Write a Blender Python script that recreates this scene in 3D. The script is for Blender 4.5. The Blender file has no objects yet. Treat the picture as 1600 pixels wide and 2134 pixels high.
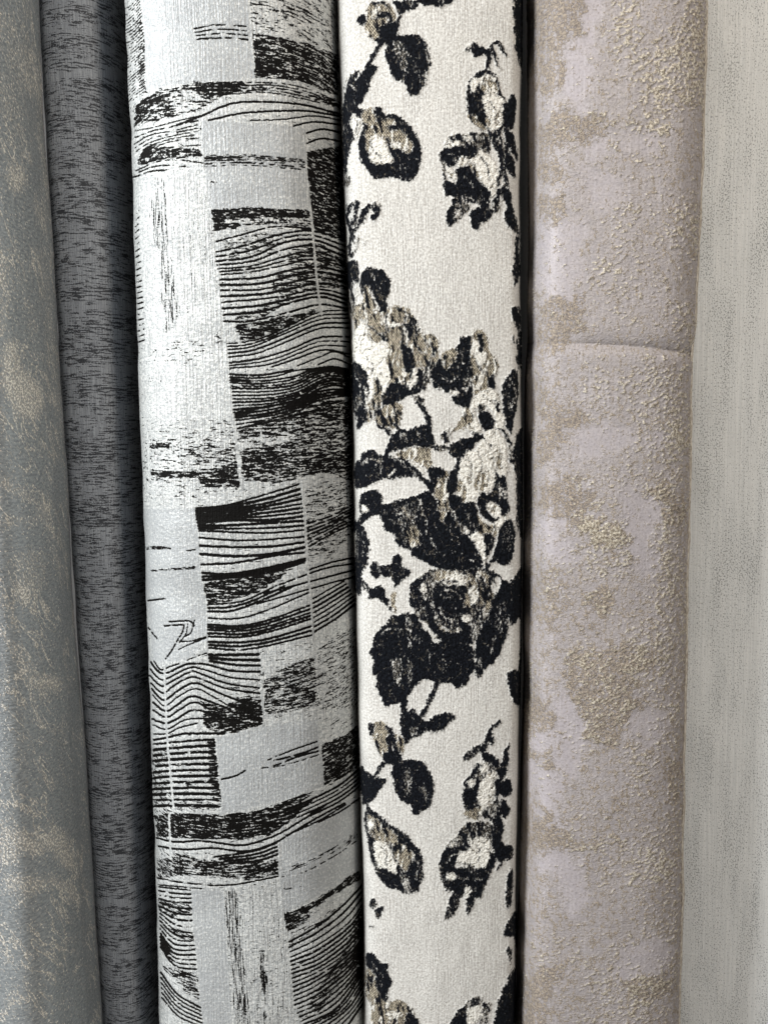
import bpy, math
import numpy as np

# ------------------------------------------------------------------ camera
F = 1700.0                      # focal length in photograph pixels (photograph 1600 x 2134)
PITCH = math.radians(6.55)      # looking slightly down
ZC = 0.90                       # camera height above the floor
CP, SP = math.cos(PITCH), math.sin(PITCH)

scene = bpy.context.scene
cam_data = bpy.data.cameras.new('camera')
cam_data.sensor_fit = 'HORIZONTAL'
cam_data.sensor_width = 36.0
cam_data.lens = 36.0 * F / 1600.0
cam_data.clip_start = 0.01
cam_data.clip_end = 100
cam = bpy.data.objects.new('camera', cam_data)
scene.collection.objects.link(cam)
cam.location = (0, 0, ZC)
cam.rotation_euler = (math.pi / 2 - PITCH, 0, 0)
scene.camera = cam

# ------------------------------------------------------------------ world and lamps (indoor shop light)
world = bpy.data.worlds.new('World')
scene.world = world
world.use_nodes = True
bg = world.node_tree.nodes['Background']
bg.inputs['Color'].default_value = (0.80, 0.86, 1.0, 1)
bg.inputs['Strength'].default_value = 0.04


def area(name, loc, target, sx, sy, power, col):
    d = bpy.data.lights.new(name, 'AREA')
    d.shape = 'RECTANGLE'
    d.size, d.size_y = sx, sy
    d.energy = power
    d.color = col
    o = bpy.data.objects.new(name, d)
    scene.collection.objects.link(o)
    o.location = loc
    v = np.array(target, float) - np.array(loc, float)
    import mathutils
    o.rotation_euler = mathutils.Vector(v).to_track_quat('-Z', 'Y').to_euler()
    return o


area('shop_front_daylight', (-1.90, -0.50, 1.70), (0.02, 0.6, 0.80), 0.9, 1.3, 98, (0.96, 0.985, 1.0))
area('ceiling_spot_warm', (0.62, -0.55, 2.05), (0.1, 0.6, 0.95), 0.14, 0.14, 12, (1.0, 0.86, 0.70))
area('shop_fill', (0.85, -1.1, 1.4), (0.3, 0.6, 0.8), 0.8, 1.0, 10, (0.93, 0.97, 1.0))

scene.view_settings.view_transform = 'Standard'
scene.view_settings.look = 'None'
scene.view_settings.exposure = 0.0
scene.view_settings.gamma = 1.0


# ------------------------------------------------------------------ numpy helpers
def project(x, y, z):
    dep = y * CP - (z - ZC) * SP
    up = y * SP + (z - ZC) * CP
    return 800 + F * x / dep, 1067 - F * up / dep, dep


def hash2(ix, iy, seed):
    h = (ix.astype(np.int64) * 374761393 + iy.astype(np.int64) * 668265263 + seed * 1442695041) & 0xFFFFFFFF
    h = ((h ^ (h >> 13)) * 1274126177) & 0xFFFFFFFF
    h = h ^ (h >> 16)
    return (h & 0xFFFF) / 65535.0


def vnoise(x, y, seed=0):
    ix, iy = np.floor(x), np.floor(y)
    fx, fy = x - ix, y - iy
    fx = fx * fx * (3 - 2 * fx)
    fy = fy * fy * (3 - 2 * fy)
    a = hash2(ix, iy, seed); b = hash2(ix + 1, iy, seed)
    c = hash2(ix, iy + 1, seed); d = hash2(ix + 1, iy + 1, seed)
    return (a * (1 - fx) + b * fx) * (1 - fy) + (c * (1 - fx) + d * fx) * fy


def fbm(x, y, seed=0, octv=3):
    s = np.zeros_like(x); a = 0.5; t = 0
    for k in range(octv):
        s += a * vnoise(x * 2 ** k, y * 2 ** k, seed + 17 * k); t += a; a *= 0.5
    return s / t


def crom(pts, closed, n=6):
    p = np.array(pts, float)
    if len(p) < 3:
        return p
    if closed:
        q = np.vstack([p[-1:], p, p[:2]])
    else:
        q = np.vstack([2 * p[0] - p[1], p, 2 * p[-1] - p[-2]])
    t = np.linspace(0, 1, n, endpoint=False)[:, None]
    out = []
    for i in range(1, len(q) - 2):
        p0, p1, p2, p3 = q[i - 1], q[i], q[i + 1], q[i + 2]
        out.append(0.5 * ((2 * p1) + (-p0 + p2) * t + (2 * p0 - 5 * p1 + 4 * p2 - p3) * t * t + (-p0 + 3 * p1 - 3 * p2 + p3) * t ** 3))
    if not closed:
        out.append(p[-1:])
    return np.vstack(out)


class Cloth:
    """woven design of one fabric, laid out in a flat drawing (drawing units = 0.35 mm)"""
    def __init__(s, x0, w, nch, base):
        s.x0, s.w, s.h, s.y0 = x0, w, 2134 + 120, -60
        s.a = np.zeros((s.h, w, nch), np.float32)
        s.a[:] = base
        s.o = (0, 0, 1.0)

    def org(s, ox, oy, sc):
        s.o = (ox, oy, 1.0 / sc)

    def _t(s, pts):
        p = np.array(pts, float)
        return p * s.o[2] + np.array([s.o[0] - s.x0, s.o[1] - s.y0])

    def _box(s, p, m):
        x0 = int(max(0, math.floor(p[:, 0].min() - m))); x1 = int(min(s.w, math.ceil(p[:, 0].max() + m + 1)))
        y0 = int(max(0, math.floor(p[:, 1].min() - m))); y1 = int(min(s.h, math.ceil(p[:, 1].max() + m + 1)))
        return x0, x1, y0, y1

    def mask(s, pts, smooth=True):
        p = s._t(pts)
        if smooth:
            p = crom(p, True)
        x0, x1, y0, y1 = s._box(p, 1)
        if x1 <= x0 or y1 <= y0:
            return None
        X, Y = np.meshgrid(np.arange(x0, x1) + 0.5, np.arange(y0, y1) + 0.5)
        ins = np.zeros(X.shape, bool)
        q = np.roll(p, -1, 0)
        for (ax, ay), (bx, by) in zip(p, q):
            if ay == by:
                continue
            c = ((ay > Y) != (by > Y)) & (X < (bx - ax) * (Y - ay) / (by - ay) + ax)
            ins ^= c
        return ins, (slice(y0, y1), slice(x0, x1))

    def poly(s, pts, val, smooth=True, mode='set'):
        r = s.mask(pts, smooth)
        if r is None:
            return
        m, sl = r
        sub = s.a[sl]
        if mode == 'set':
            sub[m] = val
        else:
            sub[m] = np.maximum(sub[m], np.array(val, np.float32))

    def line(s, pts, w, val, mode='max', breaks=0.0, seed=1, wob=0.0, raw=False):
        p = np.array(pts, float) if raw else s._t(pts)
        if len(p) > 2:
            p = crom(p, False, 5)
        if wob:
            d = (hash2(np.arange(len(p)), np.full(len(p), seed), 5) - 0.5) * 2 * wob
            p = p + np.stack([np.zeros(len(p)), d], 1)
        hw = w / 2.0
        x0, x1, y0, y1 = s._box(p, hw + 2)
        if x1 <= x0 or y1 <= y0:
            return
        # painted segment by segment in small boxes
        for i in range(len(p) - 1):
            a, b = p[i], p[i + 1]
            bx0, bx1, by0, by1 = s._box(np.array([a, b]), hw + 2)
            if bx1 <= bx0 or by1 <= by0:
                continue
            X, Y = np.meshgrid(np.arange(bx0, bx1) + 0.5, np.arange(by0, by1) + 0.5)
            d = b - a
            L2 = float(d @ d) + 1e-9
            t = np.clip(((X - a[0]) * d[0] + (Y - a[1]) * d[1]) / L2, 0, 1)
            dist = np.hypot(X - a[0] - t * d[0], Y - a[1] - t * d[1])
            k = np.clip(hw + 0.6 - dist, 0, 1)
            if breaks:
                nz = vnoise(X / 9.0, Y / 1.7 + seed * 7.1, 3)
                k = k * np.clip((nz - breaks) * 6 + 0.5, 0, 1)
            k = k[..., None]
            sub = s.a[by0:by1, bx0:bx1]
            v = np.array(val, np.float32)
            if mode == 'max':
                sub[:] = np.maximum(sub, k * v)
            else:
                sub[:] = sub * (1 - k) + k * v

    def bundle(s, keys, counts, w, ch, breaks=0.22, wob=0.5, val=1.0):
        """family of drawn threads: key curves with extra ones in between"""
        M = 15
        ks = []
        for k in keys:
            p = crom(s._t(k), False, 8)
            L = np.r_[0, np.cumsum(np.hypot(*np.diff(p, axis=0).T))]
            t = np.linspace(0, L[-1], M)
            ks.append(np.stack([np.interp(t, L, p[:, 0]), np.interp(t, L, p[:, 1])], 1))
        v = np.zeros(s.a.shape[2], np.float32); v[ch] = val
        sd = int(abs(ks[0][0, 0] * 13 + ks[0][0, 1] * 7)) % 1000
        for i in range(len(ks)):
            n = counts[i] if i < len(ks) - 1 else 0
            for j in range(n + 1):
                f = j / (n + 1.0)
                c = ks[i] if j == 0 else ks[i] * (1 - f) + ks[i + 1] * f
                sd += 1
                ww = w * (0.8 + 0.45 * float(hash2(np.array([sd]), np.array([3]), 1)[0]))
                s.line(c, ww, v, breaks=breaks, seed=sd, wob=wob, raw=True)

    def blur(s, sig):
        r = int(3 * sig + 1)
        k = np.exp(-0.5 * (np.arange(-r, r + 1) / sig) ** 2); k /= k.sum()
        a = s.a
        p = np.pad(a, ((r, r), (0, 0), (0, 0)), 'edge')
        a = sum(k[i] * p[i:i + a.shape[0]] for i in range(2 * r + 1))
        p = np.pad(a, ((0, 0), (r, r), (0, 0)), 'edge')
        s.a = sum(k[i] * p[:, i:i + a.shape[1]] for i in range(2 * r + 1)).astype(np.float32)

    def sample(s, px, py, arr=None, nearest=False):
        a = s.a if arr is None else arr
        x = np.clip(px - s.x0 - 0.5, 0, s.w - 1.001); y = np.clip(py - s.y0 - 0.5, 0, s.h - 1.001)
        if nearest:
            return a[np.round(y).astype(int), np.round(x).astype(int)]
        ix, iy = x.astype(int), y.astype(int)
        fx, fy = (x - ix)[..., None], (y - iy)[..., None]
        return (a[iy, ix] * (1 - fx) + a[iy, ix + 1] * fx) * (1 - fy) + (a[iy + 1, ix] * (1 - fx) + a[iy + 1, ix + 1] * fx) * fy


# ------------------------------------------------------------------ node helpers
class NT:
    def __init__(s, name):
        s.m = bpy.data.materials.new(name)
        s.m.use_nodes = True
        s.t = s.m.node_tree
        s.n = s.t.nodes; s.l = s.t.links
        s.bsdf = s.n['Principled BSDF']

    def _in(s, sock, v):
        if isinstance(v, bpy.types.NodeSocket):
            s.l.new(v, sock)
        elif isinstance(v, (tuple, list)) and len(v) == 3 and sock.type == 'RGBA':
            sock.default_value = (*v, 1)
        else:
            sock.default_value = v

    def attr(s, name):
        n = s.n.new('ShaderNodeAttribute'); n.attribute_name = name
        return n

    def math(s, op, a, b=0.0, c=None, clamp=False):
        n = s.n.new('ShaderNodeMath'); n.operation = op; n.use_clamp = clamp
        s._in(n.inputs[0], a); s._in(n.inputs[1], b)
        if c is not None:
            s._in(n.inputs[2], c)
        return n.outputs[0]

    def scale(s, vec, v3, off=(0, 0, 0)):
        n = s.n.new('ShaderNodeVectorMath'); n.operation = 'MULTIPLY_ADD'
        s._in(n.inputs[0], vec); n.inputs[1].default_value = v3; n.inputs[2].default_value = off
        return n.outputs[0]

    def noise(s, vec, scale=1.0, detail=2.0, rough=0.5, dist=0.0, dim='2D'):
        n = s.n.new('ShaderNodeTexNoise'); n.noise_dimensions = dim
        s.l.new(vec, n.inputs['Vector'])
        n.inputs['Scale'].default_value = scale
        n.inputs['Detail'].default_value = detail
        n.inputs['Roughness'].default_value = rough
        n.inputs['Distortion'].default_value = dist
        return n.outputs['Fac']

    def voro(s, vec, scale=1.0, feature='F1'):
        n = s.n.new('ShaderNodeTexVoronoi'); n.voronoi_dimensions = '2D'; n.feature = feature
        s.l.new(vec, n.inputs['Vector']); n.inputs['Scale'].default_value = scale
        return n.outputs['Distance']

    def ramp(s, v, lo, hi, a=0.0, b=1.0):
        n = s.n.new('ShaderNodeMapRange'); n.interpolation_type = 'SMOOTHSTEP'
        s._in(n.inputs[0], v); s._in(n.inputs[1], lo); s._in(n.inputs[2], hi)
        s._in(n.inputs[3], a); s._in(n.inputs[4], b)
        return n.outputs[0]

    def lin(s, v, lo, hi, a=0.0, b=1.0):
        n = s.n.new('ShaderNodeMapRange')
        s._in(n.inputs[0], v); n.inputs[1].default_value = lo; n.inputs[2].default_value = hi
        n.inputs[3].default_value = a; n.inputs[4].default_value = b
        return n.outputs[0]

    def mix(s, f, a, b):
        n = s.n.new('ShaderNodeMix'); n.data_type = 'RGBA'
        s._in(n.inputs['Factor'], f)
        s._in(n.inputs[6], a); s._in(n.inputs[7], b)
        return n.outputs[2]

    def uw(s, uvec):
        n = s.n.new('ShaderNodeSeparateXYZ'); s.l.new(uvec, n.inputs[0])
        c = s.n.new('ShaderNodeCombineXYZ'); s.l.new(n.outputs[0], c.inputs[0]); s.l.new(n.outputs[2], c.inputs[1])
        return c.outputs[0]

    def sep(s, v):
        n = s.n.new('ShaderNodeSeparateColor'); s.l.new(v, n.inputs[0])
        return n.outputs

    def sepx(s, v):
        n = s.n.new('ShaderNodeSeparateXYZ'); s.l.new(v, n.inputs[0])
        return n.outputs

    def bump(s, h, dist, strength=1.0):
        n = s.n.new('ShaderNodeBump'); n.inputs['Strength'].default_value = strength
        n.inputs['Distance'].default_value = dist
        s.l.new(h, n.inputs['Height'])
        s.l.new(n.outputs[0], s.bsdf.inputs['Normal'])

    def set(s, **kw):
        nm = dict(color='Base Color', rough='Roughness', spec='Specular IOR Level', metal='Metallic', sheen='Sheen Weight',
                  sheenr='Sheen Roughness', aniso='Anisotropic')
        for k, v in kw.items():
            s._in(s.bsdf.inputs[nm[k]], v)


# ------------------------------------------------------------------ roll builder
ZLO, ZHI, ZTOP = ZC - 0.56, ZC + 0.35, 1.50


def plane_x(px, py, Y):
    k = (1067 - py) / F
    h = Y * (k * CP - SP) / (CP + k * SP)
    return (px - 800) * (Y * CP - h * SP) / F, h + ZC


def make_roll_grid(left, right, Yc, b, profile, step, back_from=0.35, disp=None):
    """left/right: outline knots [(y, x)...] ; profile: closed outline in unit coordinates, starting at the left edge, front first"""
    prof = crom(profile, True, 24)
    rows = np.concatenate([np.linspace(0.002, ZLO, 12)[:-1], np.arange(ZLO, ZHI, step), np.linspace(ZHI, ZTOP, 10)])
    # resample the profile by arc length, dense in front, coarse behind
    a_est = 0.5 * abs(np.interp(1000, *zip(*right)) - np.interp(1000, *zip(*left))) * Yc / F
    P = np.vstack([prof, prof[:1]])
    seg = np.hypot(np.diff(P[:, 0]) * a_est, np.diff(P[:, 1]) * b)
    L = np.r_[0, np.cumsum(seg)]
    ts = [0.0]
    while ts[-1] < L[-1]:
        yy = np.interp(ts[-1], L, P[:, 1])
        ts.append(ts[-1] + (step if yy > -back_from else step * 8))
    ts = np.array(ts[:-1])
    X = np.interp(ts, L, P[:, 0]); Y = np.interp(ts, L, P[:, 1])
    ly, lx = np.array(left).T; ry, rx = np.array(right).T
    zz = rows[:, None]
    z_l = np.array([plane_x(x, y, Yc)[1] for y, x in left]); x_l = np.array([plane_x(x, y, Yc)[0] for y, x in left])
    z_r = np.array([plane_x(x, y, Yc)[1] for y, x in right]); x_r = np.array([plane_x(x, y, Yc)[0] for y, x in right])

    def interp_ext(z, zs, xs):
        o = np.argsort(zs); zs, xs = zs[o], xs[o]
        r = np.interp(z, zs, xs)
        s0 = (xs[-1] - xs[0]) / (zs[-1] - zs[0])
        r = np.where(z < zs[0], xs[0] + s0 * (z - zs[0]), r)
        return np.where(z > zs[-1], xs[-1] + s0 * (z - zs[-1]), r)
    Lx = interp_ext(rows, z_l, x_l); Rx = interp_ext(rows, z_r, x_r)
    yy = Yc - b * Y[None, :] + 0 * zz
    vis = (rows > ZLO) & (rows < ZHI)
    for it in range(4):
        xx = ((Lx + Rx) / 2)[:, None] + ((Rx - Lx) / 2)[:, None] * X[None, :]
        px, py, dep = project(xx, yy, zz)
        il = px.argmin(1); ir = px.argmax(1); ar = np.arange(len(rows))
        el = px[ar, il] - np.interp(py[ar, il], ly, lx)
        er = px[ar, ir] - np.interp(py[ar, ir], ry, rx)
        ok = vis & (py[ar, il] > 0) & (py[ar, il] < 2134)
        cl = np.interp(rows, rows[ok], el[ok]); cr = np.interp(rows, rows[ok], er[ok])
        Lx = Lx - cl * dep[ar, il] / F; Rx = Rx - cr * dep[ar, ir] / F
    # light smoothing of the outlines
    n = 9
    def sm(v):
        p = np.pad(v, n, 'edge'); return np.convolve(p, np.ones(2 * n + 1) / (2 * n + 1), 'valid')
    mid = slice(11, len(rows) - 10)
    Lx[mid] = sm(Lx[mid]); Rx[mid] = sm(Rx[mid])
    xx = ((Lx + Rx) / 2)[:, None] + ((Rx - Lx) / 2)[:, None] * X[None, :]
    zz = zz + 0 * xx
    px, py, dep = project(xx, yy, zz)
    u = (ts * 1000)[None, :] + 0 * xx            # along the cloth, millimetres
    v = zz * 1000
    return dict(x=xx, y=yy, z=zz, px=px, py=py, u=u, v=v, X=X[None, :] + 0 * xx, ts=ts)


def dents(g, seed, a=0.0007):
    """slight unevenness of hand-wound cloth"""
    return a * (fbm(g['u'] / 28, g['v'] / 22, seed, 3) - 0.5) + 1.6 * a * (fbm(g['u'] / 90, g['v'] / 45, seed + 5, 2) - 0.5)


def normals(g):
    x, y, z = g['x'], g['y'], g['z']
    def du(a): return np.roll(a, -1, 1) - np.roll(a, 1, 1)
    def dv(a): return np.gradient(a, axis=0)
    ux, uy, uz = du(x), du(y), du(z); vx, vy, vz = dv(x), dv(y), dv(z)
    nx, ny, nz = uy * vz - uz * vy, uz * vx - ux * vz, ux * vy - uy * vx
    l = np.sqrt(nx ** 2 + ny ** 2 + nz ** 2) + 1e-12
    return nx / l, ny / l, nz / l


def displace(g, h):
    nx, ny, nz = normals(g)
    g['x'] = g['x'] + nx * h; g['y'] = g['y'] + ny * h; g['z'] = g['z'] + nz * h


def emit(g, parent, mat, attrs, label_of_face=None, names=None):
    """turn the grid into mesh objects; faces are handed out to the named pieces"""
    R, C = g['x'].shape
    nrm = np.stack(normals(g), -1).reshape(-1, 3)
    co = np.stack([g['x'], g['y'], g['z']], -1).reshape(-1, 3)
    uv = np.stack([g['u'], g['v'], g.get('w', g['v'])], -1).reshape(-1, 3)
    i, j = np.meshgrid(np.arange(R - 1), np.arange(C), indexing='ij')
    j2 = (j + 1) % C
    quads = np.stack([i * C + j, i * C + j2, (i + 1) * C + j2, (i + 1) * C + j], -1).reshape(-1, 4)
    lab = np.zeros(len(quads), int) if label_of_face is None else label_of_face.reshape(-1)
    out = []
    for k in np.unique(lab):
        q = quads[lab == k]
        caps = []
        if k == 0:
            caps = [list(range(C))[::-1], [(R - 1) * C + c for c in range(C)]]
        used, inv = np.unique(q, return_inverse=True)
        if len(q) < 40 and k != 0:
            pass
        q2 = inv.reshape(-1, 4)
        loops = q2.reshape(-1)
        starts = np.arange(len(q2)) * 4
        totals = np.full(len(q2), 4)
        if caps:
            remap = {int(a): n for n, a in enumerate(used[:C])} if False else None
            for cp in caps:
                idx = np.searchsorted(used, cp)
                good = np.clip(idx, 0, len(used) - 1)
                if (used[good] == cp).all():
                    starts = np.r_[starts, len(loops)]; totals = np.r_[totals, len(cp)]
                    loops = np.r_[loops, idx]
        me = bpy.data.meshes.new(names[k] if names else 'cloth')
        me.vertices.add(len(used)); me.vertices.foreach_set('co', co[used].astype(np.float32).ravel())
        me.loops.add(len(loops)); me.loops.foreach_set('vertex_index', loops.astype(np.int32))
        me.polygons.add(len(starts)); me.polygons.foreach_set('loop_start', starts.astype(np.int32))
        try:
            me.polygons.foreach_set('loop_total', totals.astype(np.int32))
        except Exception:
            pass
        me.update(calc_edges=True)
        me.polygons.foreach_set('use_smooth', np.ones(len(starts), bool))
        a = me.attributes.new('cloth', 'FLOAT_VECTOR', 'POINT'); a.data.foreach_set('vector', uv[used].astype(np.float32).ravel())
        for nm, arr in attrs.items():
            c = arr.reshape(-1, arr.shape[-1])[used]
            if c.shape[1] == 3:
                c = np.c_[c, np.ones(len(c))]
            a = me.attributes.new(nm, 'FLOAT_COLOR', 'POINT'); a.data.foreach_set('color', c.astype(np.float32).ravel())
        if label_of_face is not None:
            me.normals_split_custom_set_from_vertices(nrm[used].astype(np.float32))
        me.materials.append(mat)
        nm = names[k] if names else 'cloth'
        o = bpy.data.objects.new(nm, me); scene.collection.objects.link(o)
        o.parent = parent
        if parent is not None:
            o.matrix_parent_inverse.identity()
            o.location = (-parent.location[0], -parent.location[1], -parent.location[2])
        out.append(o)
    return out


def largest_pieces(fl):
    """keep the largest connected patch of every motif, hand the crumbs to the ground"""
    fl = fl.copy()
    for k in np.unique(fl):
        if k == 0: continue
        rr, cc = np.nonzero(fl == k)
        todo = set(zip(rr.tolist(), cc.tolist())); comps = []
        while todo:
            st = [todo.pop()]; comp = [st[0]]
            while st:
                a, b = st.pop()
                for q in ((a + 1, b), (a - 1, b), (a, b + 1), (a, b - 1)):
                    if q in todo:
                        todo.remove(q); st.append(q); comp.append(q)
            comps.append(comp)
        comps.sort(key=len)
        for comp in comps[:-1]:
            a = np.array(comp); fl[a[:, 0], a[:, 1]] = 0
    return fl


def thing(g, label):
    o = bpy.data.objects.new('fabric_roll', None)
    scene.collection.objects.link(o)
    o.empty_display_size = 0.05
    o.location = (float(g['x'][0].mean()), float(g['y'][0].mean()), 0.0)
    o['label'] = label; o['category'] = 'fabric roll'; o['group'] = 'rolls of curtain fabric standing side by side'
    return o


ROUND = [(-1, 0), (-.97, .30), (-.87, .56), (-.70, .78), (-.45, .93), (0, 1), (.45, .93), (.70, .78), (.87, .56), (.97, .30), (1, 0), (.90, -.6), (.5, -.93), (0, -1), (-.5, -.93), (-.90, -.6)]
FOLDED = [(-1, 0), (-.985, .40), (-.93, .68), (-.80, .84), (-.5, .94), (0, 1), (.45, .955), (.78, .86), (.86, .78), (.91, .60), (.965, .32), (1, 0), (.93, -.6), (.5, -.95), (0, -1), (-.5, -.95), (-.93, -.6)]
SOFT = [(-1, 0), (-.97, .30), (-.87, .56), (-.5, .90), (0, .99), (.4, 1), (.66, .97), (.79, .88), (.87, .72), (.93, .5), (.98, .25), (1, 0), (.93, -.6), (.5, -.95), (0, -1), (-.5, -.95), (-.93, -.6)]
FLAP = [(-1, 0), (-.985, .42), (-.92, .70), (-.78, .88), (-.45, .97), (0, 1), (.45, .95), (.75, .84), (.92, .70), (.985, .52), (1, .34), (.99, .10), (.90, -.5), (.5, -.93), (0, -1), (-.5, -.93), (-.90, -.6)]

# ================================================================== the floral roll
# channels: black pile, gold weave, white pile
D = Cloth(680, 440, 3, (0, 0, 0))
Bk, Mo, Go, Wh, Cr = (1, 0, 0), (.56, .62, 0), (.14, 1, 0), (0, 0, 1), (0, 0, 0)
Md = (.72, .5, 0)          # black with only a few gold threads


def SB(y0, items):
    D.org(690, y0, 3.81)
    for it in items:
        if it[0] == 'L':
            D.line(it[3], it[2] / 3.81 * 1.1, it[1], mode='set', seed=len(it[3]) * 7 + int(it[3][0][0]))
        else:
            D.poly(it[1], it[0])


SB(0, [
    (Go, [(330,20),(430,15),(500,90),(520,200),(510,270),(440,330),(350,320),(285,290),(270,200),(265,100)]),
    ('L', Bk, 16, [(330,25),(400,15),(450,50)]),
    ('L', Bk, 30, [(375,128),(440,118),(480,180),(510,270)]),
    (Bk, [(385,215),(440,190),(490,200),(525,290),(470,330),(395,345),(345,325),(385,275)]),
    (Bk, [(240,110),(275,125),(270,185),(210,185),(215,145)]),
    (Bk, [(500,0),(680,0),(690,40),(640,75),(595,78),(580,115),(550,150),(535,200),(525,290),(500,200),(540,130),(520,80),(500,40)]),
    (Mo, [(585,5),(650,5),(655,40),(610,55)]),
    (Bk, [(700,-30),(980,-30),(965,12),(900,20),(870,45),(800,48),(720,30)]),
    (Mo, [(840,-20),(910,-20),(900,15),(850,15)]),
    (Bk, [(520,285),(620,270),(700,280),(745,330),(790,440),(775,560),(755,680),(710,700),(680,760),(610,745),(600,670),(490,620),(465,540),(430,460),(430,390),(470,320)]),
    (Mo, [(490,340),(560,320),(595,390),(635,470),(600,540),(610,610),(550,560),(540,470),(490,410)]),
    (Mo, [(740,400),(783,450),(762,660),(715,680),(695,620),(750,560)]),
    (Md, [(630,470),(700,500),(700,600),(640,560)]),
    ('L', Bk, 30, [(480,290),(400,340),(340,430),(285,520)]),
    (Bk, [(370,515),(330,610),(290,700),(250,800),(205,860),(170,920),(150,960),(110,1000),(85,980),(90,850),(110,740),(135,660),(155,590),(200,570),(280,530)]),
    ('L', Cr, 12, [(250,545),(215,600),(205,635)]),
    ('L', Mo, 12, [(130,610),(105,700)]),
    (Bk, [(100,1010),(160,980),(180,1080),(150,1200),(130,1330),(105,1420),(88,1200)]),
    (Mo, [(108,1400),(150,1390),(160,1450),(130,1500),(105,1470)]),
    (Bk, [(185,870),(250,870),(330,850),(390,850),(410,895),(520,905),(575,955),(640,1010),(700,1130),(715,1250),(690,1360),(640,1440),(560,1430),(470,1415),(370,1410),(300,1370),(250,1300),(220,1180),(215,1100),(240,1020),(250,950),(200,925)]),
    (Go, [(270,870),(340,860),(370,930),(470,935),(560,985),(600,1060),(650,1130),(620,1220),(540,1190),(480,1200),(470,1290),(340,1300),(295,1200),(262,1080),(285,990),(240,935)]),
    (Bk, [(450,995),(520,990),(570,1000),(630,1060),(650,1130),(600,1080),(540,1020),(470,1030)]),
    (Wh, [(330,1060),(400,1090),(440,1170),(490,1290),(340,1285),(310,1180)]),
    (Wh, [(495,1110),(550,1130),(550,1180),(490,1165)]),
    ('L', Bk, 18, [(440,1090),(460,1170),(490,1210),(540,1240)]),
    (Bk, [(480,1200),(560,1190),(640,1240),(640,1330),(560,1380),(520,1300)]),
    (Mo, [(540,1290),(600,1350),(580,1425),(550,1400)]),
    (Wh, [(160,920),(190,940),(225,975),(215,1060),(200,1100),(165,990)]),
    ('L', Bk, 10, [(205,950),(200,1050)]),
    ('L', Bk, 30, [(1250,520),(1248,450),(1205,385),(1130,355)]),
    (Mo, [(1045,410),(1080,350),(1140,350),(1200,370),(1230,420),(1180,450),(1130,455),(1100,410)]),
    (Bk, [(1130,385),(1200,375),(1225,420),(1180,450),(1135,450),(1115,415)]),
    ('L', Bk, 24, [(1250,450),(1280,355),(1325,345),(1385,430)]),
    ('L', Mo, 26, [(1280,390),(1310,480),(1350,545)]),
    (Bk, [(1245,540),(1180,550),(1110,620),(1065,700),(1070,780),(1085,900),(1120,980),(1200,1045),(1270,1010),(1340,1035),(1370,950),(1400,900),(1385,830),(1350,720),(1310,600)]),
    (Wh, [(1210,760),(1340,770),(1368,880),(1335,1000),(1260,1040),(1230,920),(1200,840)]),
    (Go, [(1200,600),(1290,620),(1335,720),(1290,760),(1210,745),(1185,680)]),
    (Wh, [(1110,640),(1180,600),(1230,580),(1180,640),(1150,725),(1105,720)]),
    (Wh, [(1220,575),(1290,610),(1310,650),(1250,620)]),
    (Go, [(1080,900),(1140,915),(1225,930),(1270,970),(1240,1020),(1200,1035),(1120,980)]),
    (Bk, [(1190,880),(1225,900),(1215,940),(1180,920)]),
    (Bk, [(1440,750),(1465,800),(1460,920),(1440,1010),(1400,1010),(1385,900),(1400,800)]),
    (Bk, [(1400,1040),(1440,1060),(1480,1230),(1470,1280),(1410,1140)]),
    (Bk, [(1390,1180),(1440,1260),(1470,1420),(1400,1330)]),
    ('L', Mo, 34, [(1370,950),(1395,1100),(1370,1300),(1385,1440),(1350,1540)]),
    ('L', Bk, 16, [(1380,1000),(1400,1150),(1385,1330),(1400,1470)]),
    (Bk, [(1450,-40),(1570,-40),(1570,640),(1510,600),(1465,360)]),
    (Mo, [(900,1120),(960,1075),(1080,1055),(1250,1060),(1275,1150),(1240,1240),(1140,1190),(1000,1180),(900,1210)]),
    (Wh, [(1050,1080),(1130,1090),(1100,1125),(1060,1110)]),
    (Wh, [(920,1140),(990,1100),(1030,1130),(940,1165)]),
    (Wh, [(1150,1180),(1230,1220),(1310,1310),(1320,1450),(1300,1560),(1230,1524),(1120,1400),(1100,1290)]),
    (Go, [(1090,1290),(1140,1330),(1200,1460),(1240,1560),(1200,1560),(1110,1420)]),
    (Bk, [(895,1180),(1000,1165),(1140,1165),(1155,1225),(1100,1262),(1020,1250),(990,1310),(930,1320),(890,1260)]),
    ('L', Mo, 26, [(870,1220),(885,1300),(900,1400),(930,1470)]),
    (Bk, [(985,1340),(1080,1310),(1120,1370),(1180,1440),(1240,1560),(930,1560),(900,1440),(1000,1440)]),
    (Wh, [(1010,1250),(1090,1258),(1060,1320),(1008,1308)]),
    (Wh, [(915,1340),(960,1330),(1005,1410),(945,1405)]),
    ('L', Bk, 22, [(1260,1040),(1300,1140),(1340,1280),(1330,1480)]),
    (Mo, [(1290,1060),(1350,1040),(1370,1200),(1330,1240)]),
])
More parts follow.
